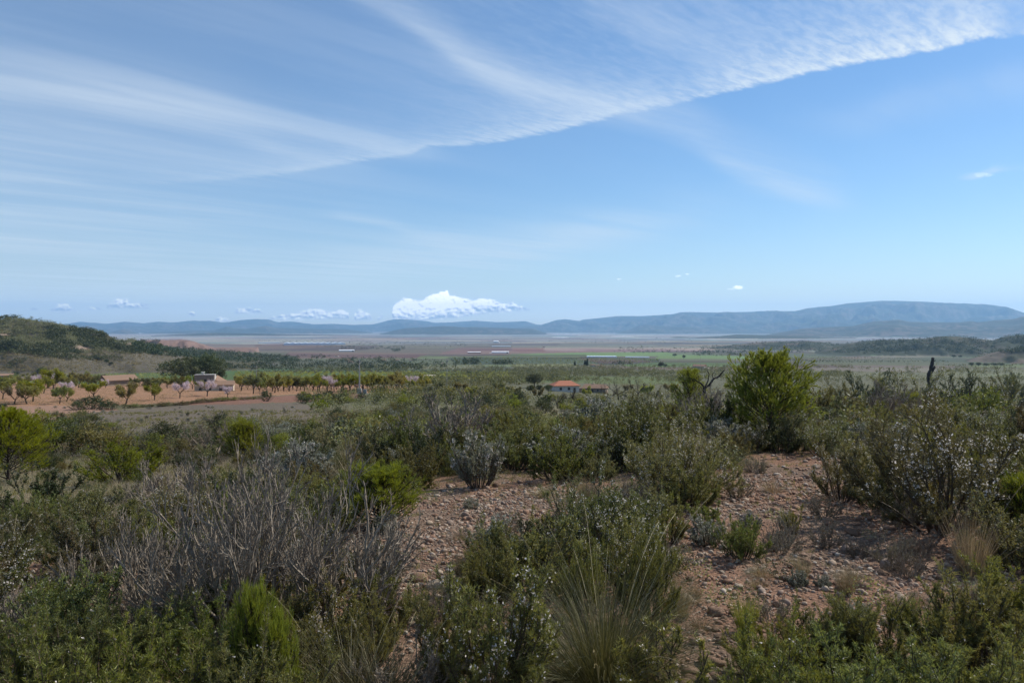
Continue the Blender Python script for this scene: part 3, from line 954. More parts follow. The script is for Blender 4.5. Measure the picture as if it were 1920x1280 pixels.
def orchard_tree(seed, H, W, lm, nleaf, size, hollow=.5, bark=None, lean=.15):
    rng = np.random.default_rng(seed)
    ht = H * rng.uniform(.2, .3)
    tr = run(rng, np.array([[0, 0, -.1]]), np.array([[rng.normal() * lean, rng.normal() * lean, 1.]]), np.array([ht + .1]), 5, .08, .1)
    nl = rng.integers(4, 6)
    ph = np.arange(nl) * 2 * np.pi / nl + rng.uniform(-.5, .5, nl)
    D = np.stack([np.cos(ph) * .9, np.sin(ph) * .9, np.full(nl, .8)], 1)
    L = H * rng.uniform(.45, .66, nl)
    P0 = run(rng, np.repeat(tr[:, -1], nl, 0), D, L, 7, .12, .06)
    P1, L1 = spawn(rng, P0, L, 6, .35, 1., (.4, .6), .6, 5, .14, .10)
    P2, L2 = spawn(rng, P1, L1, 4, .2, 1., (.4, .7), .6, 4, .14, .12)
    b = Bag(); b.add(*tubes(tr, .035 * H, .026 * H, 7)); b.add(*tubes(P0, .017 * H, .006 * H, 5)); b.add(*tubes(P1, .006 * H, .0028 * H, 3)); b.add(*tubes(P2, .003 * H, .0016 * H, 3))
    f = Bag()
    ep, T, t, bi = sample(rng, P2, nleaf, .0, 1.25)
    tone = rng.uniform(0, 1, 2000)
    P = ep + rng.normal(size=ep.shape) * H * .040
    tint = np.clip(tone[bi % 2000] * .5 + rng.uniform(-.1, .6, nleaf), 0, 1)
    v, ff, tt = leaves(rng, P, nrm(rng.normal(size=P.shape) + np.array([0, 0, .3])), size * rng.uniform(.6, 1.4, nleaf), size * .55, tint); f.add(v, ff, 0, tt)
    return [('crown', f.mesh('crown', [lm])), ('trunk', b.mesh('trunk', [bark or M_BARK]))]


def round_tree(seed, H, W, lm, nleaf, size, trunk=.25, lobes=9):
    rng = np.random.default_rng(seed)
    tr = run(rng, np.array([[0, 0, -.2]]), np.array([[0, 0, 1.]]), np.array([H * .6]), 6, .06, .1)
    D = nrm(np.c_[rng.normal(size=(7, 2)), np.full(7, .6)])
    P0 = run(rng, np.repeat(tr[:, 3], 7, 0), D, np.full(7, W * .4), 5, .1, .08)
    b = Bag(); b.add(*tubes(tr, .03 * H, .015 * H, 7)); b.add(*tubes(P0, .014 * H, .005 * H, 4))
    d = nrm(rng.normal(size=(lobes, 3))); d[:, 2] = np.abs(d[:, 2]) * .8 - .15
    ch = H * (1 - trunk)
    cen = np.array([0, 0, H * trunk + ch * .45]) + d * np.array([W * .27, W * .27, ch * .26])
    rad = np.stack([W * rng.uniform(.20, .30, lobes)] * 2 + [ch * rng.uniform(.20, .30, lobes)], 1)
    f = Bag(); v, ff, tt = clumps(rng, cen, rad, nleaf, size); f.add(v, ff, 0, tt)
    return [('crown', f.mesh('crown', [lm])), ('trunk', b.mesh('trunk', [M_BARK]))]


def blob_shrub(seed, H, W, lm, nleaf, size):
    """a shrub of the middle distance: several rounded leafy masses of uneven height, one mesh with its stems"""
    rng = np.random.default_rng(seed)
    k = 7
    ph = rng.uniform(0, 6.28, k); rr = np.sqrt(rng.uniform(0, 1, k)) * W * .30
    hh = H * rng.uniform(.45, .78, k) * (1 - .35 * rr / (W * .3))
    cen = np.stack([np.cos(ph) * rr, np.sin(ph) * rr, hh], 1)
    rad = np.stack([W * rng.uniform(.16, .26, k)] * 2 + [hh * .42], 1)
    f = Bag(); v, ff, tt = clumps(rng, cen, rad, nleaf, size, shell=.3); f.add(v, ff, 0, tt)
    # loose shoots standing out of the mass
    S, D, L = starts(rng, 60, W * .2, 1.0, H * .95, W * .95)
    P0 = run(rng, S, D, L, 6, .08, .05)
    p_, T, t, bi = sample(rng, P0, int(nleaf * .35), .35, 1.05)
    v, ff, tt = leaves(rng, p_ + rng.normal(size=p_.shape) * .03 * W, nrm(T + perp(T, rng)), size * rng.uniform(.6, 1.3, len(p_)), size * .5, rng.uniform(0.2, 1, len(p_))); f.add(v, ff, 0, tt)
    v, ff = tubes(P0, .008 * H, .003 * H, 3); f.add(v, ff, 1)
    return [('whole', f.mesh('shrub', [lm, M_STEM]))]


def ico(sub):
    import bmesh
    bm = bmesh.new(); bmesh.ops.create_icosphere(bm, subdivisions=sub, radius=1.0)
    v = np.array([x.co[:] for x in bm.verts]); f = np.array([[y.index for y in x.verts] for x in bm.faces]); bm.free()
    return v, f


def stone_shape(rng, sub=3, rough=.35):
    v, f = ico(sub)
    o = rng.uniform(0, 50, 3)
    n = fbm(v[:, 0] * 1.1 + o[0] + v[:, 2] * .7, v[:, 1] * 1.1 + o[1] - v[:, 2] * .9, 3, int(o[2] * 10)) - .5
    # a few cleaved faces
    r = 1 + n * rough * 2
    for _ in range(6):
        d = nrm(rng.normal(size=3)); h = rng.uniform(.55, .85)
        p = v @ d
        r = np.where(p * r > h, h / np.maximum(p, .2) * .85 + r * .15, r)
    v = v * r[:, None] * np.array([rng.uniform(.85, 1.15), rng.uniform(.65, .95), rng.uniform(.42, .7)])
    return v, f


# ------------------------------------------------------------ placing
def place(name, parts, X, Y, Z, rot=0.0, sc=1.0, label=None, cat=None, group=None, scz=None, tilt=(0, 0)):
    s3 = (sc, sc, sc if scz is None else scz)
    if len(parts) == 1:
        o = bpy.data.objects.new(name, parts[0][1])
    else:
        o = bpy.data.objects.new(name, None); o.empty_display_size = .2
    COL.objects.link(o)
    o.location = (float(X), float(Y), float(Z)); o.rotation_euler = (tilt[0], tilt[1], rot); o.scale = s3
    if len(parts) > 1:
        for pn, me in parts:
            c = bpy.data.objects.new(pn, me); COL.objects.link(c); c.parent = o
            if pn == 'flowers': c['kind'] = 'stuff'
    if label: o['label'] = label
    if cat: o['category'] = cat
    if group: o['group'] = group
    return o
# ------------------------------------------------------------ prototypes of the near plants (real sizes in metres)
RNG = np.random.default_rng(11)
PROTO = {}
def reg(kind, H, variants):
    tops = []
    for v_ in variants:
        me = v_[0][1]; c = np.empty(len(me.vertices) * 3, np.float32); me.vertices.foreach_get('co', c)
        tops.append(np.percentile(c[2::3], 99.3))
    PROTO[kind] = (float(np.mean(tops)), variants, H)


reg('ros_big', 1.1, [bush(s, 1.15, 1.5, 44, 9, 4, 46000, .030, .0050, L_ROS, 2600, 1.05, t0=.35) for s in (1, 2)])
reg('ros', .8, [bush(s, .85, 1.0, 30, 8, 4, 26000, .028, .0050, L_ROS, 1100, 1.0) for s in (3, 4, 5)])
reg('ros_fresh', .68, [bush(s, .72, .85, 34, 8, 4, 34000, .027, .0045, L_ROSN, 90, .95, t0=.2, fls=.011) for s in (6, 7, 8)])
reg('ros_flower', .72, [bush(9, .76, .85, 34, 8, 4, 34000, .028, .0045, L_ROSN, 750, .95, t0=.2, fls=.013)])
reg('ros_small', .42, [bush(s, .45, .45, 14, 6, 3, 7000, .026, .0045, L_ROSN, 60, .75, t0=.15) for s in (10, 11)])
reg('silver', .6, [bush(s, .62, .62, 26, 7, 3, 15000, .024, .0065, L_GREY, 900, .85, kind='leaf', t0=.2) for s in (12, 13)])
reg('dark', .9, [bush(s, .95, 1.1, 30, 8, 4, 24000, .022, .011, L_DARK, 0, 1.0, kind='leaf', t0=.2) for s in (14, 15)])
reg('olive', .8, [bush(s, .85, 1.05, 30, 8, 4, 22000, .026, .008, L_OLIVE, 350, 1.05, kind='leaf', t0=.2, flm=L_GREY, fls=.016) for s in (16, 17, 18)])
reg('sparse', .6, [bush(s, .6, .75, 26, 6, 3, 4500, .022, .006, L_DRY, 150, 1.05, kind='leaf', t0=.3, sm=M_TWIG, flm=L_DRY) for s in (19, 20)])
reg('twig_big', .95, [dry_bush(21, 1.0, 1.9, 22, 5)])
reg('twig', .7, [dry_bush(22, .75, 1.2, 15, 4), dry_bush(23, .7, 1.0, 14, 4, 1500)])
reg('tussock_big', .7, [tussock(24, .75, .95, 2600, .0030, 16)])
reg('tussock', .5, [tussock(25, .5, .7, 1100, .0034, 5), tussock(26, .45, .6, 900, .0036, 3)])
reg('straw', .45, [tussock(27, .45, .3, 500, .0035, 6, L_STRAW, .12, .35), tussock(28, .4, .5, 600, .0036, 4, L_STRAW)])
reg('rushes', .4, [tussock(29, .4, .3, 420, .0045, 0, L_PINE, .06, .35)])
reg('pine', 2.0, [young_pine(30, 2.05, 2.0, L_PINE, 110000, .065, .0065)])
reg('pine_thin', 1.9, [young_pine(31, 1.95, 1.25, L_PINE, 15000, .08, .0070, .12)])
reg('pine_low', .9, [young_pine(32, .9, 1.15, L_PINE, 26000, .085, .0042, .02), young_pine(33, 1.0, 1.0, L_PINE, 16000, .08, .0045, .02)])
reg('pine_yellow', 1.6, [young_pine(34, 1.6, 1.6, L_YEL, 30000, .075, .0065)])
reg('yellow', .7, [bush(s, .72, 1.0, 34, 8, 3, 16000, .035, .0075, L_YEL, 0, 1.05, t0=.1) for s in (35, 36)])
for k_, sd, lm_ in (('m_olive', 40, L_OLIVE), ('m_dark', 50, L_DARK), ('m_yel', 60, L_YEL), ('m_pine', 65, L_PINE), ('m_grey', 70, L_GREY), ('m_ros', 75, L_ROS)):
    reg(k_, 1.3, [blob_shrub(sd + i, 1.4, 1.7 + .3 * i, lm_, 3600, .055) for i in range(3 if k_ in ('m_olive', 'm_ros') else 2)])
for k_, sd, lm_ in (('f_olive', 80, L_OLIVE), ('f_dark', 85, L_DARK), ('f_yel', 90, L_YEL)):
    reg(k_, 2.4, [blob_shrub(sd + i, 2.6, 3.2 + .4 * i, lm_, 1300, .17) for i in range(3 if k_ == 'f_olive' else 2)])

KINDNAME = {'ros_big': 'rosemary_bush', 'ros': 'rosemary_bush', 'ros_fresh': 'rosemary_bush', 'ros_flower': 'rosemary_bush', 'ros_small': 'rosemary_bush',
            'silver': 'silver_shrub', 'dark': 'dark_shrub', 'olive': 'olive_green_shrub', 'sparse': 'sparse_shrub', 'twig_big': 'bare_twig_bush', 'twig': 'bare_twig_bush',
            'tussock_big': 'grass_tussock', 'tussock': 'grass_tussock', 'straw': 'straw_tuft', 'rushes': 'green_rush_tuft', 'pine': 'young_pine', 'pine_thin': 'young_pine',
            'pine_low': 'young_pine', 'pine_yellow': 'young_pine', 'yellow': 'yellow_green_shrub', 'm_olive': 'olive_green_shrub', 'm_dark': 'dark_shrub', 'm_yel': 'yellow_green_shrub',
            'm_pine': 'yellow_green_shrub', 'm_grey': 'silver_shrub', 'm_ros': 'rosemary_bush', 'f_olive': 'olive_green_shrub', 'f_dark': 'dark_shrub', 'f_yel': 'yellow_green_shrub'}
PLACED = []      # x, y, radius of what already stands


def spec(kind, px, base=None, top=None, Y=None, label=None, cat=None, group=None, wide=1.0, var=None, sc=None, rot=None):
    """one plant at photo column px; its foot at photo row base, or Y metres ahead; its top at photo row top"""
    if Y is None:
        x, y, z = [float(q_[0]) for q_ in ground_at(px, base)]
    else:
        x, y = (px - 960) / F * Y, Y
        z = float(land(np.array([x]), np.array([y]))[0][0])
    H, vs, Hn = PROTO[kind]
    if sc is None:
        zt = -(top - 615) / F * y
        sc = max(.15, (zt - z) / H)
    v = vs[RNG.integers(len(vs)) if var is None else var]
    o = place(KINDNAME[kind], v, x, y, z - .01, RNG.uniform(0, 6.28) if rot is None else rot, sc * wide, label, cat, group, scz=sc)
    PLACED.append((x, y, .32 * Hn * sc * wide))
    return o


SH = 'shrub'
# right of the picture
spec('ros_big', 1775, 992, 757, label='largest grey green rosemary bush full of pale flowers, standing on stony soil at the right', cat=SH, wide=1.15, var=0)
spec('ros_big', 1268, 940, 800, label='dense dark rosemary bush with pale flowers at the left edge of the stony clearing', cat=SH, wide=1.1, var=1)
spec('ros', 1858, 785, 716, label='round dark bush topped with white flowers, behind the largest rosemary near the right edge', cat=SH, var=0)
spec('ros', 1578, 938, 826, label='small flowering rosemary standing alone on the stony clearing left of the largest bush', cat=SH, wide=.75, var=1)
spec('silver', 897, 915, 815, label='narrow silver grey bush at the back of the central stony patch', cat=SH, wide=.75, var=0)
spec('olive', 962, 880, 795, label='dull olive bush with bare lower stems right of the narrow silver bush', cat=SH, var=0)
spec('silver', 1062, 880, 800, label='wide silver grey bush behind the grey grass tussock', cat=SH, wide=1.3, var=1)
spec('ros', 1150, 885, 800, label='flowering rosemary left of the dense dark rosemary bush', cat=SH, var=2)
spec('pine', 1440, 838, 658, label='tallest rounded young pine, bright yellow green, rising above the horizon line', cat='pine', wide=1.16)
spec('olive', 1490, 845, 770, label='olive bush pressed against the right foot of the tallest young pine', cat=SH, wide=.8)
spec('ros', 1410, 850, 790, label='dark rosemary at the left foot of the tallest young pine', cat=SH, wide=.8)
spec('pine_thin', 1288, 805, 690, label='slender thin crowned young pine left of the tallest pine, under the bare dead branch', cat='pine', wide=1.15)
spec('pine_low', 710, 985, 868, label='low bright green young pine leaning over the stones, centre left', cat='pine', wide=1.45, var=0)
spec('pine_low', 1908, 1030, 885, label='bright green young pine cut by the right edge of the picture', cat='pine', wide=.9, var=1)
spec('ros_fresh', 1392, 1048, 965, label='sparse fresh green rosemary growing out of the stony clearing', cat=SH, wide=.85)
spec('ros_small', 1325, 990, 935, label='small fresh green rosemary just left of the stony clearing middle', cat=SH)
spec('ros_small', 1488, 1005, 945, label='thin single sprig of rosemary in the middle of the stony clearing', cat=SH, wide=.5)
spec('ros_small', 1010, 1005, 955, label='tiny yellow green rosemary on the central stony patch', cat=SH)
spec('ros_small', 1245, 985, 925, label='small rosemary at the foot of the dense dark rosemary bush', cat=SH)
spec('straw', 1820, 1085, 975, label='upright golden straw tuft on bare soil near the right edge', cat='grass tuft', var=0)
spec('tussock', 1640, 842, 778, label='brownish grass tussock behind the small lone flowering rosemary', cat='grass tuft', var=0)
spec('tussock', 1108, 968, 880, label='grey grass tussock with fine arching blades on the central stony patch', cat='grass tuft', var=1)
spec('straw', 1018, 932, 895, label='short dry straw cushion left of the grey grass tussock', cat='grass tuft', var=1)
spec('rushes', 1397, 1185, 1105, label='vivid green upright rush tuft above the pale stones at bottom right', cat='grass tuft')
spec('silver', 1470, 1000, 960, label='pale low silver sprig beside the thin rosemary sprig', cat=SH, wide=.5)
spec('twig', 1700, 985, 940, label='low dead twigs in the shadow under the largest rosemary', cat='dead shrub', var=0)
spec('sparse', 1545, 970, 925, label='low half dry shrub with lying branches in the stony clearing', cat='dead shrub')
# nearest row, bottom right
for px, Y, top, lb in ((1440, 4.0, 1150, 'leafy rosemary at the bottom, directly below the vivid green rush tuft'),
                       (1545, 4.1, 1120, 'second leafy rosemary of the bottom right thicket'),
                       (1655, 4.0, 1115, 'third leafy rosemary of the bottom right thicket, in its middle'),
                       (1765, 4.1, 1115, 'fourth leafy rosemary of the bottom right thicket'),
                       (1860, 3.9, 1095, 'tall leafy rosemary of the bottom right thicket, next to the corner'),
                       (1945, 4.2, 1060, 'tallest leafy rosemary at the right edge below the golden straw tuft'),
                       (1480, 3.3, 1215, 'foremost leafy rosemary at the left end of the bottom right thicket'),
                       (1610, 3.3, 1200, 'foremost leafy rosemary in the middle of the bottom right thicket'),
                       (1740, 3.3, 1205, 'foremost leafy rosemary right of the middle of the bottom right thicket'),
                       (1880, 3.3, 1190, 'foremost leafy rosemary in the bottom right corner')):
    spec('ros_fresh', px, Y=Y, top=top, label=lb, cat=SH, wide=1.0)
# bottom centre
spec('ros_flower', 925, Y=3.75, top=1065, label='bright leafy rosemary with a spray of white flowers, bottom centre', cat=SH, wide=.85)
spec('ros_fresh', 850, Y=3.9, top=1110, label='leafy rosemary left of the white flower spray, bottom centre', cat=SH, wide=.7)
spec('tussock_big', 1135, Y=4.0, top=1065, label='largest grass tussock with long arching stalks, bottom centre', cat='grass tuft', wide=1.0)
spec('ros_fresh', 1215, Y=4.7, top=1005, label='upright leafy rosemary right behind the largest grass tussock', cat=SH, wide=.55)
spec('ros_fresh', 1090, Y=4.9, top=1015, label='upright leafy rosemary left behind the largest grass tussock', cat=SH, wide=.5)
spec('ros_fresh', 915, Y=5.2, top=1010, label='fresh green rosemary standing behind the white flower spray', cat=SH, wide=.75)
spec('ros_small', 1235, Y=3.7, top=1180, label='small leafy rosemary among the pale stones at the bottom', cat=SH)
spec('straw', 720, Y=3.6, top=1180, label='dry brown grass tuft at the bottom left of centre', cat='grass tuft', var=1)
spec('tussock', 655, Y=3.7, top=1160, label='dry leaning grass tussock below the bare twig bush', cat='grass tuft')
spec('sparse', 780, Y=3.7, top=1190, label='half dry low shrub left of the bottom centre rosemary', cat=SH)
# bottom left
spec('twig_big', 455, Y=4.7, top=885, label='largest bare grey twig bush filling the lower left', cat='dead shrub', wide=.72)
spec('twig', 630, Y=4.8, top=975, label='bare silvery twig bush against the right side of the largest one', cat='dead shrub', wide=.8, var=0)
spec('twig', 250, Y=5.3, top=960, label='bare twig bush with some dry leaves left of the largest one', cat='dead shrub', wide=.65, var=1)
for px, Y, top, lb, w in ((130, 3.9, 1135, 'leafy rosemary in the bottom left, second from the corner', 1.0), (30, 3.9, 1175, 'leafy rosemary in the bottom left corner', .9),
                       (255, 4.2, 1120, 'leafy rosemary under the left side of the largest twig bush', 1.0), (390, 3.9, 1145, 'leafy rosemary in front of the largest twig bush', 1.0),
                       (345, 3.3, 1215, 'foremost leafy rosemary below the largest twig bush', 1.0), (200, 3.3, 1210, 'foremost leafy rosemary between the corner and the twig bush', 1.0),
                       (560, 3.7, 1185, 'leafy rosemary in front of the right side of the largest twig bush', .9), (480, 3.2, 1230, 'low leafy rosemary at the bottom edge under the pine seedling', .9),
                       (90, 4.9, 1075, 'leafy rosemary above the bare soil at the left edge', .8), (520, 4.3, 1110, 'leafy rosemary growing through the largest twig bush', .8),
                       (730, 4.7, 1065, 'grey green rosemary right of the twig bushes', .8), (690, 4.2, 1130, 'dark rosemary tangled in the silvery twigs', .8)):
    spec('ros_fresh', px, Y=Y, top=top, label=lb, cat=SH, wide=w)
spec('pine_low', 472, Y=3.55, top=1090, label='bright green pine seedling poking through the rosemary, lower left', cat='pine', wide=.42, var=1)
spec('pine_low', 508, Y=3.5, top=1150, label='smaller bright green pine seedling right of the first one, lower left', cat='pine', wide=.42, var=0)
# left middle distance
spec('pine_yellow', 15, 905, 765, label='yellow green young pine at the left edge below the orchard', cat='pine', wide=1.3)
spec('pine_yellow', 60, 885, 790, label='second yellow green young pine beside the one at the left edge', cat='pine', wide=.7)
spec('yellow', 232, 905, 828, label='vivid yellow shrub glowing in the left scrub', cat=SH, wide=1.3)
spec('pine_low', 455, 862, 787, label='round vivid green young pine below the grey pasture', cat='pine', wide=1.1, var=0)
spec('pine_low', 575, 835, 800, label='small vivid green young pine right of the round one', cat='pine', wide=.9, var=1)
spec('yellow', 735, 825, 775, label='yellow green shrub in the scrub below the utility pole', cat=SH, wide=1.4)
spec('m_dark', 625, 840, 780, label='dark green rounded shrub right of the small vivid pine', cat=SH, wide=1.5)
spec('m_dark', 318, 835, 787, label='dark grey green shrub alone on the grey pasture', cat=SH, wide=1.2)
spec('m_olive', 120, 850, 783, label='broad dull green shrub right of the yellow pines', cat=SH, wide=1.6)
spec('m_olive', 190, 850, 790, label='broad dull green shrub above the vivid yellow shrub', cat=SH, wide=1.3)
spec('sparse', 400, 850, 790, label='leafless brownish shrub left of the round vivid green pine', cat='dead shrub', wide=1.2)
spec('silver', 560, 905, 825, label='silver grey shrub above the bare silvery twigs', cat=SH, wide=1.3)
spec('twig', 850, 860, 735, label='tall rust grey leafless shrub in the middle of the scrub', cat='dead shrub', wide=1.0, var=1)
spec('dark', 60, 1000, 880, label='dark green shrub at the left edge', cat=SH, wide=1.3)
spec('twig', 355, 960, 858, label='grey leafless shrub behind the largest twig bush', cat='dead shrub', var=1)
# crest on the right
for kd, px, b_, tp, w, lb in (('ros', 1700, 790, 700, 1.2, 'dark shrub just left of the charred trunk'), ('dark', 1628, 785, 700, 1.0, 'tall dark shrub on the crest between the pine and the charred trunk'),
                          ('dark', 1800, 790, 700, 1.0, 'dark upright shrub right of the charred trunk'), ('olive', 1560, 800, 720, 1.1, 'grey green shrub right of the tallest pine'),
                          ('pine_low', 1712, 795, 735, .8, 'light green small pine at the foot of the charred trunk'), ('twig', 1652, 800, 715, .9, 'bare twiggy shrub on the crest, half hiding a dark one'),
                          ('ros', 1215, 800, 735, 1.0, 'silvery flowering shrub left of the slender pine'), ('silver', 1130, 808, 745, 1.4, 'silver topped shrub in the scrub below the tan house'),
                          ('ros', 1180, 812, 748, 1.1, 'dark rosemary with pale tops between two silvery shrubs'), ('twig', 1345, 815, 735, 1.0, 'grey bare bush between the slender and the tallest pine'),
                          ('tussock', 1330, 830, 785, 1.2, 'tan grass tussock below the slender pine'), ('olive', 1895, 770, 700, 1.0, 'olive shrub on the crest at the right edge')):
    spec(kd, px, b_, tp, label=lb, cat=('grass tuft' if kd == 'tussock' else 'dead shrub' if kd == 'twig' else 'pine' if 'pine' in kd else SH), wide=w)

# ------------------------------------------------------------ scattered scrub: every bush its own object
OPEN = [[(1185, 1130), (1290, 960), (1370, 870), (1430, 850), (1600, 860), (1650, 960), (1920, 1000), (1920, 1120), (1750, 1120), (1500, 1110), (1350, 1280), (1150, 1280)],
        [(640, 1010), (720, 930), (860, 905), (1170, 905), (1185, 990), (900, 1060), (800, 1200), (700, 1280), (700, 1180)],
        [(0, 1050), (70, 1050), (90, 1130), (0, 1200)],
        [(165, 775), (330, 762), (560, 757), (600, 775), (560, 800), (440, 800), (400, 815), (250, 830), (200, 800)]]
ORCHARD = [(-500, 716), (0, 712), (250, 712), (480, 722), (740, 727), (760, 733), (640, 737), (480, 741), (400, 748), (320, 757), (200, 760), (0, 761), (-500, 770)]
PASTURE = OPEN[3]
GRP = {'rosemary_bush': ('dark green rosemary bush among the wild scrub of the slope', 'rosemary bushes scattered over the scrubland'),
       'silver_shrub': ('silver grey shrub among the wild scrub of the slope', 'silver grey shrubs scattered over the scrubland'),
       'dark_shrub': ('very dark green shrub among the wild scrub of the slope', 'dark shrubs scattered over the scrubland'),
       'olive_green_shrub': ('dull olive green shrub among the wild scrub of the slope', 'olive green shrubs scattered over the scrubland'),
       'yellow_green_shrub': ('light yellow green shrub among the wild scrub of the slope', 'yellow green shrubs scattered over the scrubland'),
       'sparse_shrub': ('half dry brownish shrub among the wild scrub of the slope', 'half dry shrubs scattered over the scrubland'),
       'bare_twig_bush': ('leafless grey shrub among the wild scrub of the slope', 'leafless shrubs scattered over the scrubland'),
       'grass_tussock': ('grey green grass tussock among the wild scrub of the slope', 'grass tussocks scattered over the scrubland'),
       'straw_tuft': ('straw coloured grass tuft among the wild scrub of the slope', 'straw tufts scattered over the scrubland')}
COUNT = {}
OVER = []


def polys(px, py, ps):
    m = np.zeros(np.shape(px), bool)
    for p_ in ps: m |= in_poly(px, py, p_)
    return m


def scatter(n, x0, x1, y0, y1, kinds, gap, szr, avoid, seed, tight=1.0, dark_bias=None, maxr=1e9, minr=0):
    rng = np.random.default_rng(seed)
    px = rng.uniform(x0, x1, n); py = rng.uniform(y0, y1, n)
    ok = ~polys(px, py, avoid)
    px, py = px[ok], py[ok]
    X, Y, Z = ground_at(px, py)
    names = [k for k, w in kinds]; w = np.array([w for k, w in kinds], float); w /= w.sum()
    for x, y, z in zip(X, Y, Z):
        d = math.hypot(x, y)
        if d > maxr or d < minr: continue
        k = names[rng.choice(len(names), p=w)]
        s = rng.uniform(*szr)
        _, vs, H = PROTO[k]
        rad = H * s * gap
        if any((x - a) ** 2 + (y - b) ** 2 < (rad + c * tight) ** 2 for a, b, c in PLACED): continue
        nm = KINDNAME[k]; COUNT[nm] = COUNT.get(nm, 0) + 1
        if COUNT[nm] > 290:
            OVER.append((x, y, z, H * s, k)); PLACED.append((x, y, H * s * .32)); continue
        lb, gr = GRP.get(nm, ('young pine among the wild scrub', 'young pines'))
        place(nm, vs[rng.integers(len(vs))], x, y, z - .02, rng.uniform(0, 6.28), s, lb, nm.replace('_', ' ').split()[-1], gr, scz=s * rng.uniform(.8, 1.1))
        PLACED.append((x, y, H * s * .32))


NEARK = [('ros', 3), ('ros_small', 2), ('silver', 1.6), ('dark', 1.6), ('olive', 3.4), ('sparse', 1.3), ('twig', 1.8), ('tussock', 3.2), ('straw', 2.2), ('ros_fresh', 1.2), ('yellow', .15)]
scatter(160, 1480, 1990, 770, 800, [('dark', 4), ('ros', 2), ('twig', 1), ('olive', 1)], .26, (.8, 1.3), [], 8, .75, maxr=40)
scatter(700, -60, 1990, 880, 1120, NEARK, .28, (.45, .95), OPEN, 1, .8)
scatter(110, -60, 620, 1000, 1250, NEARK, .25, (.5, .9), OPEN, 2, .7)
scatter(1700, -60, 1990, 775, 885, NEARK, .27, (.7, 1.25), OPEN, 3, .8)
scatter(170, 640, 1920, 860, 1180, [('ros_small', 2), ('straw', 2), ('sparse', 1.5), ('silver', .5)], .3, (.2, .55), [], 4, .9)
MIDK = [('m_olive', 5), ('m_dark', 1.6), ('m_yel', .25), ('m_pine', .35), ('m_grey', 1.2), ('m_ros', 2.0), ('tussock', 1.6), ('straw', .8), ('twig', .9)]
scatter(1500, -60, 1990, 758, 860, MIDK, .34, (.75, 1.45), OPEN + [ORCHARD], 5, .8, minr=27, maxr=110)
FARK = [('f_olive', 5), ('f_dark', 2.0), ('f_yel', .8)]
scatter(500, 560, 1500, 735, 775, FARK, .36, (.55, 1.1), [ORCHARD, PASTURE, [(935, 724), (1155, 724), (1155, 752), (935, 748)]], 6, .8, minr=80, maxr=330)
print('SCRUB', len(PLACED), COUNT)

# low grey cushions of the open pasture and of the bank below the orchard
scatter(260, 60, 600, 760, 830, [('m_grey', 1), ('m_olive', 1)], .4, (.18, .4), [ORCHARD], 7, 1.0, minr=40, maxr=200)
# ------------------------------------------------------------ almond orchard
ALM = [orchard_tree(100 + i, 4.0, 4.6, L_ALM, 5200, .20) for i in range(4)]
ALM_G = [orchard_tree(110 + i, 4.0, 4.6, L_OLIVE, 4600, .20) for i in range(2)]
ALM_Y = [orchard_tree(114 + i, 4.0, 4.6, L_YEL, 4400, .20) for i in range(2)]
BLO = [orchard_tree(120 + i, 4.0, 4.8, L_BLO, 3000, .15) for i in range(3)]
BARE = [orchard_tree(130 + i, 4.0, 5.0, L_DRY, 350, .10) for i in range(3)]
TREES = []


def tree(name, vs, px, base, hpx, label, cat, group=None, H0=4.0, wide=1.0, var=None, r=None):
    if r is None: x, y, z = [float(q_[0]) for q_ in ground_at(px, base)]
    else: x, y, z = at_depth(px, r)
    s = hpx / F * y / H0
    v = vs[RNG.integers(len(vs)) if var is None else var]
    TREES.append((x, y))
    return place(name, v, x, y, z - .03, RNG.uniform(0, 6.28), s * wide, label, cat, group, scz=s)


FRONT = [(5, 748, 36, ALM, 'sparse almond tree at the far left end of the front row'), (27, 757, 36, ALM_G, 'leaning almond tree, second from the left in the front row'),
 (50, 757, 42, ALM, 'leafy almond tree with forked dark trunk, third from the left'), (62, 753, 42, ALM_Y, 'bright green almond tree overlapping its left neighbour, fourth from the left'),
 (82, 737, 34, ALM, 'tall yellowish almond tree in the second row at the left'), (100, 730, 40, ALM_Y, 'tall pale green almond tree behind the blossoming ones at the left'),
 (112, 757, 32, ALM_G, 'small grey green almond tree in front, left of the big bright one'), (125, 752, 28, ALM, 'small almond tree just right of the grey green one'),
 (136, 737, 30, ALM, 'yellowish almond tree behind the small grey green one'), (178, 749, 36, ALM_Y, 'broad bright green almond tree behind the dark bramble hedge'),
 (235, 758, 44, ALM, 'almond tree with clean forked trunk standing alone below the shed'), (289, 750, 34, ALM, 'almond tree with light crown right of the shed'),
 (285, 741, 30, ALM_G, 'small almond tree half behind the light crowned one'), (361, 729, 26, ALM_Y, 'green almond tree below the stone pine'),
 (452, 733, 30, ALM, 'yellowish almond tree right of the farmhouse'), (475, 738, 34, ALM_G, 'green almond tree at the right end of the bare soil, by the farmhouse'),
 (378, 733, 22, ALM, 'low almond tree in front of the farmhouse wall'),
 (700, 733, 36, ALM, 'dark trunked almond tree just right of the utility pole'), (748, 732, 38, ALM, 'tallest almond tree right of the utility pole'),
 (725, 732, 24, ALM, 'small almond tree between the two tall ones right of the pole'), (770, 733, 22, ALM_Y, 'small yellowish almond tree at the right end of the orchard'),
 (596, 735, 30, ALM, 'almond tree with dark trunk standing in front of the back row'), (515, 736, 30, ALM, 'yellowish almond tree at the left end of the back row')]
for px, b_, h, vs, lb in FRONT: tree('almond_tree', vs, px, b_, h, lb, 'tree')
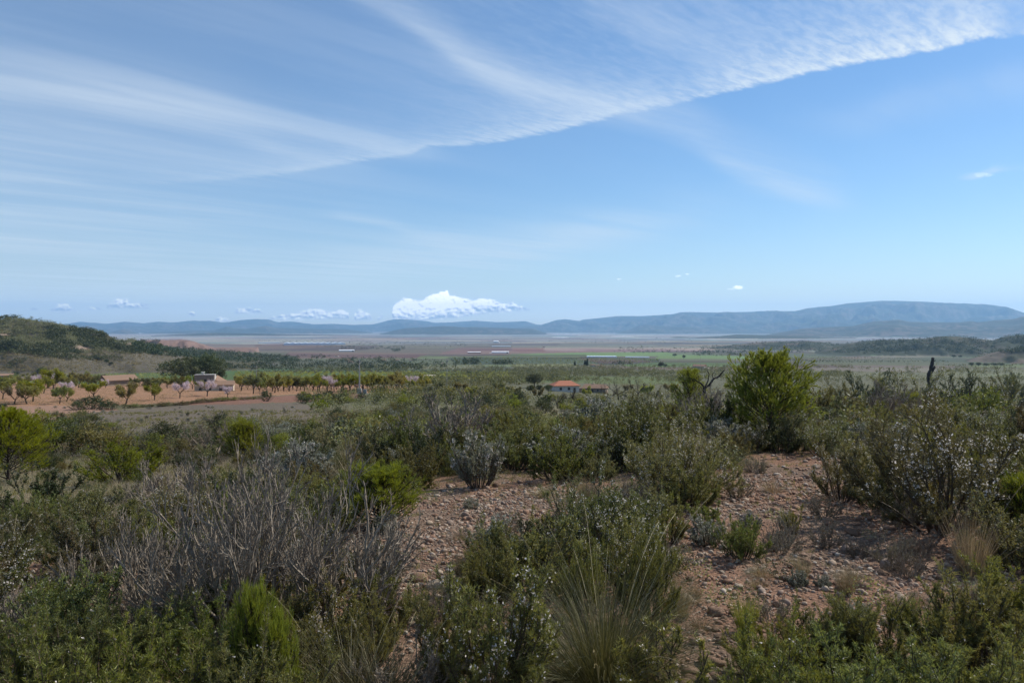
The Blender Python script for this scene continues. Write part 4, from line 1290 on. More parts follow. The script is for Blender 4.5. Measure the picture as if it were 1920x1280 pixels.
for px, b_, h, lb in ((337, 746, 34, 'largest white blossoming almond tree on the bare red soil'), (388, 743, 32, 'pinkish blossoming almond tree in front of the farmhouse'),
                      (426, 747, 26, 'thin whitish blossoming almond tree right of the farmhouse door'), (92, 727, 28, 'white blossoming almond tree in the rows at the far left'),
                      (45, 727, 24, 'pinkish blossoming almond tree at the far left behind the front row'), (198, 727, 18, 'small blossoming almond tree left of the shed roof'),
                      (125, 740, 26, 'pale blossoming almond tree behind the small front trees')):
    tree('blossoming_almond_tree', BLO, px, b_, h, lb, 'tree', H0=4.0)
rng = np.random.default_rng(200)
n_b = 0
for row, (b_, x0, x1, h, st) in enumerate(((733.5, 484, 700, 28, 13), (730, 440, 800, 25, 11), (727, 300, 800, 22, 12), (723.5, 250, 800, 19, 13), (727, 0, 235, 24, 15), (721, 0, 240, 20, 13))):
    x = x0 + rng.uniform(0, 5)
    while x < x1:
        bb = b_ + rng.uniform(-.6, .6)
        if not (360 < x < 446 and row < 4) and not (190 < x < 250 and row > 3):
            vs = (ALM, ALM, ALM_Y, ALM_G, BLO)[int(rng.choice(5, p=(.4, .25, .15, .15, .05)))]
            blo = vs is BLO
            side = 'right of the farmhouse' if x > 440 else 'left of the farmhouse'
            k_r = ('front', 'second', 'middle', 'rear', 'upper left', 'topmost left')[row]; k_x = ('far left', 'left', 'middle', 'right', 'far right')[int(min(4, (x - x0) / (x1 - x0) * 5))]
            tree('blossoming_almond_tree' if blo else 'almond_tree', vs, x, bb, h * rng.uniform(.75, 1.15),
                 ('pale blossoming' if blo else 'yellowish leafy') + f' almond tree, {k_r} row {side}, {k_x} part', 'tree',
                 ('blossoming trees' if blo else 'almond trees') + f' of the {k_r} row {side}, {k_x} part')
        x += st * rng.uniform(.75, 1.3)
# bare and grey trees of the slope below the houses
for px, b_, h, lb in ((1143, 757, 42, 'dark leafless tree with twisted limbs below the tan house'), (1068, 763, 40, 'dark leafless tree with forked trunk below the orange roofed house'),
                      (1160, 750, 44, 'broad dark leafless tree right of the tan house'), (1195, 748, 42, 'leafless tree with green top right of the tan house'),
                      (1045, 766, 34, 'small leafless tree left of the forked one'), (813, 743, 26, 'small dark stemmed tree below the light roofed hut'),
                      (1240, 760, 34, 'leafless grey tree left of the slender pine'), (905, 752, 28, 'thin leafless tree below the flat roofed hut')):
    tree('bare_tree', BARE, px, b_, h, lb, 'tree')
for i, (px, b_, h) in enumerate(((820, 738, 24), (845, 745, 24), (862, 740, 26), (880, 748, 26), (935, 742, 28), (950, 750, 26), (965, 744, 22), (1215, 745, 28), (1260, 742, 26), (780, 742, 20), (1010, 752, 24), (1100, 748, 22), (1180, 738, 20))):
    tree('almond_tree', (ALM_G, ALM)[i % 2], px, b_, h, 'green wild almond tree on the slope between the orchard and the houses', 'tree', 'wild almond trees on the slope')

# stone pines and other single trees of the plain
STP = [round_tree(140, 9, 9.5, L_DARK, 9000, .30, .12, 11), round_tree(141, 9, 9, L_DARK, 9000, .30, .12, 12)]
def lone(px, base, top, wpx, vs, label, name='round_pine', cat='tree', group=None, r=None, var=None, H0=9.0, W0=9.2):
    if r is None: x, y, z = [float(q_[0]) for q_ in ground_at(px, base)]
    else: x, y, z = at_depth(px, r)
    ztop = -(top - 615) / F * y
    s = (ztop - z) / H0; w = wpx / F * y / W0
    return place(name, vs[RNG.integers(len(vs)) if var is None else var], x, y, z - .1, RNG.uniform(0, 6.28), w, label, cat, group, scz=s)
lone(342, 725, 661, 84, STP, 'left crown of the two big dark pines beside the farmhouse', var=0)
lone(389, 724, 653, 76, STP, 'right and taller crown of the two big dark pines beside the farmhouse', var=1)
lone(412, 723, 682, 24, STP, 'small dark pine at the right foot of the two big pines')
lone(1003, 727, 696, 38, STP, 'dense round dark pine left of the orange roofed house')
for px, b_, tp, w, lb in ((952, 737, 722, 15, 'first'), (995, 738, 718, 17, 'second'), (1011, 737, 718, 15, 'third'), (1028, 736, 718, 20, 'fourth')):
    lone(px, b_, tp, w, STP, lb + ' from the left of the clipped dark round trees by the orange roofed house', 'clipped_tree')
lone(1240, 690, 677, 13, STP, 'dark round tree pair on the green field, left crown', 'dark_tree')
lone(1248, 689, 681, 8, STP, 'dark round tree pair on the green field, right and smaller crown', 'dark_tree')
lone(879, 705, 694, 12, STP, 'small dark conical tree right of the thin utility pole', 'dark_tree')
lone(1282, 673, 664, 8, STP, 'small dark tree on the far green strip, right', 'dark_tree')
lone(1265, 669, 662, 9, STP, 'small dark tree on the far green strip, left', 'dark_tree')
lone(77, 697, 687, 18, STP, 'dark round tree above the orchard at the left', 'dark_tree')
lone(30, 703, 695, 14, STP, 'dark green tree beside the low brown farm building', 'dark_tree')
lone(200, 683, 671, 10, STP, 'taller dark tree on the brown slope below the left hill', 'dark_tree')
lone(208, 686, 677, 9, STP, 'dark tree right of the taller one below the left hill', 'dark_tree')
lone(183, 676, 667, 13, STP, 'dark tree in the line below the left hill', 'dark_tree')
lone(933, 684, 676, 12, STP, 'left tree of the dark pair beyond the thin pole', 'dark_tree')
lone(945, 684, 675, 9, STP, 'right tree of the dark pair beyond the thin pole', 'dark_tree')
rng = np.random.default_rng(77)
for k_, (px, b_, tp) in enumerate(((1816, 687, 678), (1829, 687, 678), (1843, 687, 679), (1858, 687, 679), (1871, 687, 679))):
    lone(px + 6, b_, tp, 13, STP, ('first', 'second', 'third', 'fourth', 'last')[k_] + ' tree of the dark clump on the plain at the right', 'dark_tree')
lone(1788, 671, 664, 9, STP, 'left one of two dark trees on the far plain at the right', 'dark_tree')
lone(1800, 671, 665, 8, STP, 'right one of two dark trees on the far plain at the right', 'dark_tree')


def cypress(seed):
    rng = np.random.default_rng(seed); f = Bag()
    n = 2600; t = rng.uniform(0, 1, n) ** .8; rr = np.interp(t, [0, .15, .5, 1], [.6, 1.0, .8, .05]) * rng.uniform(.4, 1.1, n); ph = rng.uniform(0, 6.28, n)
    P = np.stack([np.cos(ph) * rr, np.sin(ph) * rr, .4 + t * 8.6], 1)
    v, ff, tt = leaves(rng, P, nrm(rng.normal(size=P.shape) * .5 + np.array([0, 0, 1.])), .5 * rng.uniform(.6, 1.3, n), .2, rng.uniform(0, 1, n)); f.add(v, ff, 0, tt)
    b = Bag(); b.add(*tubes(np.array([[[0, 0, -.2], [0, 0, 3.], [0, 0, 8.]]]), .16, .03, 6))
    return [('crown', f.mesh('crown', [L_DARK])), ('trunk', b.mesh('trunk', [M_BARK]))]
CYP = [cypress(150)]
lone(1078, 686, 677, 4.5, CYP, 'lone small cypress left of the cypress pair', 'cypress', H0=9, W0=2)
lone(1097, 686.5, 675, 5, CYP, 'left cypress of the tight pair on the plain', 'cypress', H0=9, W0=2)
lone(1101, 686.5, 672, 5, CYP, 'right and tallest cypress of the tight pair on the plain', 'cypress', H0=9, W0=2)

# dark bramble hedge and bushes on the terrace edge
for px, b_, tp, w, lb in ((172, 766, 742, 2.0, 'large dark bramble bush on the terrace edge of the orchard'), (148, 768, 752, 1.6, 'dark bramble bush, left end of the hedge below the orchard'),
                          (205, 768, 752, 2.2, 'low dark bramble bush, right part of the hedge below the orchard'), (500, 752, 732, 1.0, 'dark bush on the bank below the blossoming trees'),
                          (642, 747, 733, 1.2, 'dark bush at the right end of the eroded bank'), (572, 747, 736, 1.4, 'dark bush on top of the eroded bank'), (4, 768, 753, 1.2, 'dark bush at the left edge below the orchard'),
                          (352, 780, 770, .5, 'tiny pointed juniper alone on the grey pasture')):
    spec('f_dark', px, b_, tp, label=lb, cat='bush', wide=w)
for i, px in enumerate(np.linspace(240, 480, 26)):
    bb = float(np.interp(px, [240, 330, 400, 480], [765, 760, 753, 748]))
    spec('f_olive', px + RNG.uniform(-4, 4), bb, bb - RNG.uniform(5, 9), label='low green bramble on the terrace edge right of the dark hedge', cat='bush', wide=1.8, group='low brambles along the terrace edge')
for i, px in enumerate(np.linspace(560, 640, 9)):
    spec('f_dark', px + RNG.uniform(-3, 3), 745 + RNG.uniform(-1, 1), 737, label='low dark shrub along the top of the red eroded bank', cat='bush', wide=1.2, group='dark shrubs along the red bank')

# ------------------------------------------------------------ masses of far trees
def far_trees(px, py, h0, h1, nl, mat_, name, seed, aspect=.5, keep=None, desc=None):
    rng = np.random.default_rng(seed)
    X, Y, Z = ground_at(px, py)
    if keep is not None:
        k = keep(X, Y, Z, px, py); X, Y, Z = X[k], Y[k], Z[k]
    n = len(X)
    h = rng.uniform(h0, h1, n)
    d = nrm(rng.normal(size=(n, nl, 3)))
    rr = rng.uniform(.3, 1, (n, nl, 1)) ** .5
    P = np.stack([X, Y, Z + h * .52], 1)[:, None] + d * rr * (h[:, None, None] * np.array([aspect, aspect, .45]))
    sz = np.repeat(h * (1.1 / math.sqrt(nl)), nl)
    tint = np.clip(np.repeat(rng.uniform(0, .7, n), nl) + rng.uniform(-.1, .3, n * nl), 0, 1)
    v, f, t_ = leaves(rng, P.reshape(-1, 3), nrm(rng.normal(size=(n * nl, 3))), sz, sz * .8, tint)
    b = Bag(); b.add(v, f, 0, t_)
    return link(name, b.mesh(name, [mat_]), kind='stuff', label=desc)


rng = np.random.default_rng(300)
def rect(n, x0, x1, y0, y1): return rng.uniform(x0, x1, n), rng.uniform(y0, y1, n)
def woodkeep(thr):
    def k(X, Y, Z, px, py):
        n_ = fbm(X / 60, Y / 60, 5, 90); nb = fbm(X / 500, Y / 500, 5, 91)
        sc = np.zeros(X.shape, bool)
        for (cx, cy_, ax, ay) in ((12, 630, 20, 6), (60, 628, 16, 1.5), (150, 654, 24, 4), (185, 628, 13, 3), (248, 647, 14, 4), (118, 642, 16, 1.4), (205, 633, 9, 4), (20, 660, 22, 3)):
            sc |= ((px - cx) / ax) ** 2 + ((py - cy_) / ay) ** 2 < .8
        return (n_ * .6 + nb * .4 < thr) & ~sc
    return k
px, py = rect(11000, -30, 300, 597, 664)
far_trees(px[:5500], py[:5500], 2.5, 6.5, 22, L_DARK, 'hill_wood', 1, .5, woodkeep(.60), 'pine wood covering the hill on the left')
far_trees(px[5500:], py[5500:], 1.5, 4.0, 18, L_OLIVE, 'hill_scrub', 11, .6, woodkeep(.75), 'grey green scrub between the pines of the left hill')
px, py = rect(2600, -30, 480, 656, 697)
far_trees(px, py, .8, 3.2, 20, L_OLIVE, 'hillside_bushes', 12, .8, None, 'low bushes scattered on the brown slope below the left hill')
px, py = rect(380, 60, 230, 661, 676)
far_trees(px, py, 3, 6, 22, L_DARK, 'pine_line', 13, .6, lambda X, Y, Z, a, b: np.abs(b - np.interp(a, [60, 110, 230], [664, 671, 675])) < 3.5, 'line of pines across the slope below the left hill')
px, py = rect(500, -30, 330, 658, 696)
far_trees(px, py, 2, 5, 22, L_DARK, 'hillside_scrub', 2, .7, woodkeep(.50), 'dark scattered bushes on the brown slope below the left hill')
px, py = rect(2600, 250, 560, 645, 680)
far_trees(px, py, 4, 7, 14, L_DARK, 'ridge_wood', 3, .6, lambda X, Y, Z, a, b: (b > np.interp(a, [250, 350, 480, 560], [644, 655, 665, 674])) & (b < np.interp(a, [250, 350, 480, 560], [662, 672, 682, 684])), 'green wood on the low ridge behind the farmhouse')
px, py = rect(5000, 1310, 1990, 628, 662)
far_trees(px, py, 4, 7, 9, L_DARK, 'distant_wood', 4, .7, lambda X, Y, Z, a, b: (np.hypot(X, Y) < 4300) & (fbm(X / 90, Y / 90, 3, 8) < .62), 'dark wood on the low ridges at the right')
# lines and clumps of trees over the plain
L = []
for n_, x0, x1, y0, y1 in ((420, 590, 880, 641, 651), (170, 640, 760, 650, 655), (700, 480, 1300, 634, 643), (260, 640, 745, 672, 690), (260, 700, 860, 677, 690), (420, 480, 700, 676, 690),
                           (150, 540, 800, 690, 695), (60, 735, 750, 655, 659), (120, 480, 620, 668, 676), (350, 1150, 1420, 650, 662), (200, 1300, 1440, 660, 668), (220, 870, 900, 676, 686), (90, 900, 960, 679, 684), (260, 300, 560, 686, 694),
                           (60, 1150, 1250, 683, 686), (180, 1500, 1920, 652, 662)):
    L.append(rect(n_, x0, x1, y0, y1))
px = np.concatenate([a for a, b in L]); py = np.concatenate([b for a, b in L])
far_trees(px, py, 4, 8, 16, L_DARK, 'distant_trees', 5, .6, lambda X, Y, Z, a, b: fbm(a / 26, b / 3., 3, 12) > .46, 'dark clumps and lines of trees over the plain')
L = [rect(2600, 960, 1600, 686, 706), rect(900, 880, 1300, 692, 716), rect(900, 480, 960, 688, 697), rect(1400, 1250, 1990, 690, 716), rect(900, 760, 1060, 703, 722), rect(500, 1700, 1990, 684, 700)]
px = np.concatenate([a for a, b in L]); py = np.concatenate([b for a, b in L])
far_trees(px, py, 2.5, 4.5, 26, L_OLIVE, 'olive_grove', 6, .55, lambda X, Y, Z, a, b: (fbm(a / 60, b / 4., 3, 13) > .40), 'grey green olive groves across the valley')


def leaf_mass(X, Y, Z, h, nl, mat_, name, seed, desc, asp=.6, low=.5):
    rng = np.random.default_rng(seed); n = len(X)
    d = nrm(rng.normal(size=(n, nl, 3))); rr = rng.uniform(.3, 1, (n, nl, 1)) ** .5
    P = np.stack([X, Y, Z + h * low], 1)[:, None] + d * rr * (h[:, None, None] * np.array([asp, asp, .45]))
    sz = np.repeat(h * (1.0 / math.sqrt(nl)), nl)
    v, f, t_ = leaves(rng, P.reshape(-1, 3), nrm(rng.normal(size=(n * nl, 3))), sz, sz * .7, np.clip(np.repeat(rng.uniform(0, .7, n), nl) + rng.uniform(-.1, .3, n * nl), 0, 1))
    B = Bag(); B.add(v, f, 0, t_)
    return link(name, B.mesh(name, [mat_]), kind='stuff', label=desc)


for k_, m_ in (('o', L_OLIVE), ('d', L_DARK)):
    sel = [o_ for i, o_ in enumerate(OVER) if (i % 4 == 0) == (k_ == 'd')]
    if sel:
        a = np.array([o_[:4] for o_ in sel], float)
        leaf_mass(a[:, 0], a[:, 1], a[:, 2], a[:, 3], 160, m_, 'distant_scrub', 9, 'the remaining far scrub of the slope')
print('OVER', len(OVER))
px, py = rect(2600, 700, 1990, 712, 758)
X, Y, Z = ground_at(px, py); k = (np.hypot(X, Y) > 130) & ~((px > 935) & (px < 1155) & (py > 723) & (py < 752)) & (fbm(X / 25, Y / 25, 3, 5) > .38); X, Y, Z = X[k], Y[k], Z[k]
leaf_mass(X, Y, Z, rng.uniform(1.5, 3.8, len(X)), 70, L_OLIVE, 'valley_scrub', 10, 'grey green trees and scrub filling the valley below the crest')


def grove(poly, spacing, ang, h0, h1, mat_, name, seed, desc, nl=20, jit=.12, drop=.1, asp=.55):
    """rows of planted trees inside a photo outline, in a real square grid on the land"""
    rng = np.random.default_rng(seed)
    pp = np.array(poly, float); cx, cy_, cz = ground_at(pp[:, 0], pp[:, 1])
    ca, sa = math.cos(R(ang)), math.sin(R(ang))
    uu = cx * ca + cy_ * sa; vv = -cx * sa + cy_ * ca
    ug, vg = np.meshgrid(np.arange(uu.min(), uu.max(), spacing), np.arange(vv.min(), vv.max(), spacing * 1.15))
    ug = ug.ravel() + rng.normal(size=ug.size) * spacing * jit; vg = vg.ravel() + rng.normal(size=vg.size) * spacing * jit
    X = ug * ca - vg * sa; Y = ug * sa + vg * ca
    k = (Y > 50) & (np.abs(X) < Y * .7) & (rng.random(X.size) > drop); X, Y = X[k], Y[k]
    Z = land(X, Y)[0]
    a, b = project(X, Y, Z)
    k = in_poly(a, b, poly); X, Y, Z = X[k], Y[k], Z[k]
    if len(X) > 9000:
        k = rng.choice(len(X), 9000, replace=False); X, Y, Z = X[k], Y[k], Z[k]
    n = len(X); print('GROVE', name, n)
    h = rng.uniform(h0, h1, n)
    P = np.stack([X, Y, Z + h * .6], 1)[:, None] + nrm(rng.normal(size=(n, nl, 3))) * rng.uniform(.4, 1, (n, nl, 1)) * (h[:, None, None] * np.array([asp, asp, .4]))
    sz = np.repeat(h * (1.0 / math.sqrt(nl)), nl)
    v, f, t_ = leaves(rng, P.reshape(-1, 3), nrm(rng.normal(size=(n * nl, 3))), sz, sz * .8, np.clip(np.repeat(rng.uniform(0, .7, n), nl) + rng.uniform(-.1, .3, n * nl), 0, 1))
    B = Bag(); B.add(v, f, 0, t_)
    return link(name, B.mesh(name, [mat_]), kind='stuff', label=desc)


grove([(440, 700), (960, 700), (960, 712), (820, 719), (440, 719)], 7, 12, 2.6, 3.8, L_ALM, 'almond_grove', 1, 'light green almond grove behind the back rows')
grove([(470, 697), (900, 697), (960, 702), (470, 702)], 8, 12, 2.6, 3.8, L_OLIVE, 'green_grove', 2, 'green grove beyond the almond grove')
grove([(840, 671), (1235, 672), (1235, 682), (860, 683)], 12, 5, 2.6, 3.6, L_OLIVE, 'dark_plantation', 3, 'dark green plantation in the middle of the plain', nl=8)
grove([(700, 684), (900, 684), (905, 691), (770, 694), (700, 691)], 13, 25, 2.4, 3.2, L_OLIVE, 'dotted_orchard', 4, 'dotted rows of small trees on pale grass', nl=12)
grove([(900, 683.5), (1080, 683.5), (1080, 686), (900, 686)], 13, 25, 2.4, 3.2, L_OLIVE, 'dotted_orchard', 5, 'dotted rows of small trees on the thin pale strip', nl=10)
grove([(1450, 669), (1920, 664), (1920, 671), (1450, 675)], 15, 2, 2.6, 3.8, L_OLIVE, 'olive_rows', 6, 'long olive rows on the plain at the right', nl=8, drop=.25)
grove([(1480, 676), (1780, 676), (1780, 680), (1480, 681)], 13, 2, 2.6, 3.8, L_DARK, 'olive_rows', 7, 'dark olive rows right of the tallest pine', nl=8, drop=.3)
grove([(0, 697), (330, 694), (340, 708), (250, 711), (0, 711)], 8, 12, 2.0, 3.2, L_ALM, 'almond_grove', 8, 'light green grove behind the left part of the orchard', nl=14)
# ------------------------------------------------------------ buildings
M_WHITE = plain_mat('white_render', (.62, .59, .54), (.48, .45, .41), 1.2, .9)
M_CREAM = plain_mat('cream_render', (.55, .47, .36), (.44, .37, .28), 1.2, .9)
M_TAN = plain_mat('tan_render', (.30, .24, .18), (.20, .16, .12), 1.4, .9)
M_RUBBLE = plain_mat('rubble_wall', (.26, .22, .185), (.15, .13, .11), 2.5, .95, .1, .03)
M_ROOF = plain_mat('orange_tiles', (.42, .17, .10), (.28, .115, .07), 3.0, .85, .2, .02, stretch=(1, 6, 1))
M_ROOF2 = plain_mat('old_tiles', (.30, .19, .125), (.17, .115, .085), 2.5, .9, .2, .02, stretch=(1, 6, 1))
M_PALE = plain_mat('pale_sheet', (.52, .46, .36), (.42, .37, .29), .8, .8)
M_GLASS = plain_mat('dark_opening', (.03, .032, .035), (.02, .02, .022), 3, .4, .5)
M_METAL = plain_mat('white_metal_sheet', (.78, .79, .80), (.68, .69, .70), .3, .5, .4)
M_PLAST = plain_mat('greenhouse_plastic', (.72, .75, .80), (.60, .64, .70), .05, .25, .6)
M_CONC = plain_mat('weathered_concrete', (.34, .33, .31), (.24, .23, .22), 4, .9, .2, .004)
M_STEEL = plain_mat('galvanised_steel', (.30, .31, .32), (.22, .23, .24), 6, .5, .4, metal=.6)
M_BROWNR = plain_mat('brown_roof', (.20, .11, .09), (.14, .08, .07), 2, .8)


def boxes(lst):
    V = []; Fq = []
    for (x0, x1, y0, y1, z0, z1) in lst:
        n = len(V)
        V += [(x, y, z) for z in (z0, z1) for y in (y0, y1) for x in (x0, x1)]
        Fq += [(n + a, n + b, n + c, n + d) for a, b, c, d in ((0, 2, 3, 1), (4, 5, 7, 6), (0, 1, 5, 4), (2, 6, 7, 3), (0, 4, 6, 2), (1, 3, 7, 5))]
    return np.array(V, float), np.array(Fq)


def part(name, lst, m, parent):
    v, f = boxes(lst)
    return link(name, new_mesh(name, v, [f], [m]), parent)


def prism(name, x0, x1, y0, y1, z0, z1, m, parent, hip=0.0, th=.16, over=.35, ridge='x'):
    """a pitched roof: two or four slopes with real thickness; ridge along x or y"""
    if ridge == 'y':
        a = [(y0, x0), (y1, x1)]
        X0, X1, Y0, Y1 = y0 - over, y1 + over, x0 - over, x1 + over
    else:
        X0, X1, Y0, Y1 = x0 - over, x1 + over, y0 - over, y1 + over
    ym = (Y0 + Y1) / 2; h = hip
    top = [(X0, Y0, z0), (X1, Y0, z0), (X1, Y1, z0), (X0, Y1, z0), (X0 + h, ym, z1), (X1 - h, ym, z1)]
    bot = [(a_, b_, c_ - th) for a_, b_, c_ in top]
    V = np.array(top + bot, float)
    if ridge == 'y': V = V[:, [1, 0, 2]]
    q4 = [(0, 1, 5, 4), (2, 3, 4, 5), (6, 10, 11, 7), (8, 11, 10, 9), (0, 6, 7, 1), (2, 8, 9, 3), (1, 7, 8, 2), (3, 9, 6, 0)]
    t3 = [(1, 2, 5), (3, 0, 4), (7, 11, 8), (9, 10, 6)]
    return link(name, new_mesh(name, V, [np.array(q4), np.array(t3)], [m]), parent)


def gable_wall(name, x, y0, y1, z0, z1, zt, m, parent, th=.25, side=1):
    ym = (y0 + y1) / 2
    V = []
    for xx in (x, x + th):
        V += [(xx, y0, z0), (xx, y1, z0), (xx, y1, z1), (xx, ym, zt), (xx, y0, z1)]
    V = np.array(V, float)
    q_ = [(0, 1, 6, 5), (1, 2, 7, 6), (2, 3, 8, 7), (3, 4, 9, 8), (4, 0, 5, 9), (0, 4, 2, 1), (5, 6, 7, 9)]
    t_ = [(4, 3, 2), (9, 7, 8)]
    return link(name, new_mesh(name, V, [np.array(q_), np.array(t_)], [m]), parent)


def site(name, px, base, wpx, w0, label, cat='house', rot=0.0, group=None):
    x, y, z = [float(q_[0]) for q_ in ground_at(px, base)]
    s = wpx / F * y / w0
    e = bpy.data.objects.new(name, None); COL.objects.link(e)
    e.location = (x, y, z - .05); e.scale = (s, s, s); e.rotation_euler = (0, 0, rot - math.atan2(x, y))
    e['label'] = label; e['category'] = cat
    if group: e['group'] = group
    return e


# house with the orange hipped roof, and its tan neighbour
h = site('house', 1059, 734, 54, 13, 'white house with an orange hipped tile roof among the trees', rot=R(14))
part('wall', [(-5.6, 5.6, -4, 4, -1, 3.0)], M_WHITE, h)
prism('roof', -5.6, 5.6, -4, 4, 2.95, 5.0, M_ROOF, h, hip=3.6, over=.7)
for x_ in (-3.4, .4): part('window', [(x_, x_ + 1.1, -4.06, -3.9, 1.0, 2.2)], M_GLASS, h)
part('door', [(3.0, 4.0, -4.06, -3.9, -.9, 2.0)], M_GLASS, h)
part('chimney', [(3.0, 3.6, -.6, 0, 3.9, 4.75)], M_RUBBLE, h)
h = site('annex', 1092, 735.5, 20, 5, 'low dark lean-to between the orange roofed house and the tan one', 'shed', R(5))
part('wall', [(-2.5, 2.5, -1.5, 1.5, -1, 2.0)], M_RUBBLE, h); part('roof', [(-2.7, 2.7, -1.8, 1.7, 2.0, 2.18)], M_BROWNR, h); part('door', [(-.4, .5, -1.56, -1.4, -.9, 1.5)], M_GLASS, h)
h = site('house', 1116, 735.5, 44, 12, 'tan house with a faded tile roof and small chimney right of the orange roofed house', rot=R(-12))
part('wall', [(-6, 6, -3.5, 3.5, -1, 2.5)], M_TAN, h)
prism('roof', -6, 6, -3.5, 3.5, 2.47, 4.3, M_ROOF2, h, hip=1.2, over=.5)
part('chimney', [(-1.4, -.7, .2, .9, 3.6, 5.0)], M_CREAM, h)
for x_ in (-3.6, 1.6): part('window', [(x_, x_ + .9, -3.56, -3.4, .9, 2.0)], M_GLASS, h)
part('door', [(-1.2, -.2, -3.56, -3.4, -.9, 1.9)], M_GLASS, h)
# farmhouse by the two big pines
h = site('farmhouse', 402, 732.5, 72, 15, 'old stone and plaster farmhouse with a white chimney beside the two big dark pines', rot=R(-8))
part('wall', [(-7.5, -.2, .8, 6, -1, 6.2)], M_RUBBLE, h)
gable_wall('gable_wall', -.15, .8, 6.4, -1, 4.0, 6.3, M_WHITE, h)
part('lower_wall', [(-6.8, 7.4, -3.2, .75, -1, 2.4)], M_CREAM, h)
v = np.array([(-3.2, -3.5, 2.35), (7.7, -3.5, 2.35), (7.7, .78, 3.7), (-3.2, .78, 3.7), (-3.2, -3.5, 2.55), (7.7, -3.5, 2.55), (7.7, .78, 3.9), (-3.2, .78, 3.9)], float)
link('lower_roof', new_mesh('lower_roof', v, [np.array([(0, 3, 2, 1), (4, 5, 6, 7), (0, 1, 5, 4), (1, 2, 6, 5), (2, 3, 7, 6), (3, 0, 4, 7)])], [M_ROOF2]), h)
v = np.array([(.12, .6, 3.9), (4.6, .6, 2.9), (4.6, 6.6, 2.9), (.12, 6.6, 5.6), (.12, .6, 4.1), (4.6, .6, 3.1), (4.6, 6.6, 3.1), (.12, 6.6, 5.8)], float)
link('side_roof', new_mesh('side_roof', v + np.array([0, .2, .1]), [np.array([(0, 3, 2, 1), (4, 5, 6, 7), (0, 1, 5, 4), (1, 2, 6, 5), (2, 3, 7, 6), (3, 0, 4, 7)])], [M_ROOF2]), h)
c_ = part('chimney', [(-5.1, -4.2, 2.4, 3.3, 6.2, 7.2)], M_WHITE, h); link('chimney_cap', new_mesh('chimney_cap', *[(lambda a: (a[0], [a[1]]))(boxes([(-5.3, -4.0, 2.2, 3.5, 7.2, 7.4)]))][0], [M_WHITE]), c_)
part('flat_roof', [(-7.7, -.1, .7, 6.1, 6.2, 6.35)], M_CONC, h)
part('door', [(2.2, 3.3, -3.26, -3.1, -.95, 1.6)], M_GLASS, h)
for x_ in (-5.2, -1.6, 5.2): part('window', [(x_, x_ + .8, -3.26, -3.1, .5, 1.5)], M_GLASS, h)
part('window', [(-4.0, -3.2, .73, .9, 3.6, 4.6)], M_GLASS, h)
# shed left of it
h = site('shed', 222, 722, 62, 10, 'long low shed with a faded orange tile roof behind the orchard', 'shed', R(24))
part('wall', [(-4.4, 4.4, -2.6, 2.6, -1, 1.7)], M_TAN, h)
gable_wall('gable_wall', 4.42, -2.6, 2.6, -1, 1.75, 2.95, M_CREAM, h, .12)
prism('roof', -4.4, 4.5, -2.6, 2.6, 1.68, 3.1, M_ROOF2, h, over=.4)
part('door', [(4.55, 4.6, -.6, .5, -.9, 1.1)], M_GLASS, h)
h = site('water_tank', 267, 715, 7, 1.4, 'small white water tank right of the long shed', 'tank')
part('tank', [(-.7, .7, -.5, .5, 0, 1.1)], M_WHITE, h); part('lid', [(-.3, .3, -.25, .25, 1.1, 1.2)], M_CONC, h)
h = site('farm_building', 4, 711, 40, 13, 'low brown farm building at the left edge behind the orchard', 'shed', R(10))
part('wall', [(-6, 6, -3, 3, -1, 2.6)], M_RUBBLE, h); prism('roof', -6, 6, -3, 3, 2.57, 3.6, M_ROOF2, h, over=.3); part('door', [(1, 2.4, -3.06, -2.9, -.9, 1.9)], M_GLASS, h)
# huts
h = site('hut', 805, 711, 20, 6, 'low hut with a pale roof at the edge of the almond grove', 'hut', R(-15))
part('wall', [(-3, 3, -2, 2, -1, 1.6)], M_CREAM, h); prism('roof', -3, 3, -2, 2, 1.58, 2.7, M_PALE, h, over=.3); part('door', [(.5, 1.3, -2.06, -1.9, -.9, 1.3)], M_GLASS, h)
h = site('hut', 878, 716.5, 17, 6, 'flat roofed pale hut right of the thin utility pole', 'hut', R(4))
part('wall', [(-3, 3, -2, 2, -1, 1.7)], M_CREAM, h); part('roof', [(-3.2, 3.2, -2.2, 2.2, 1.7, 1.95)], M_PALE, h)
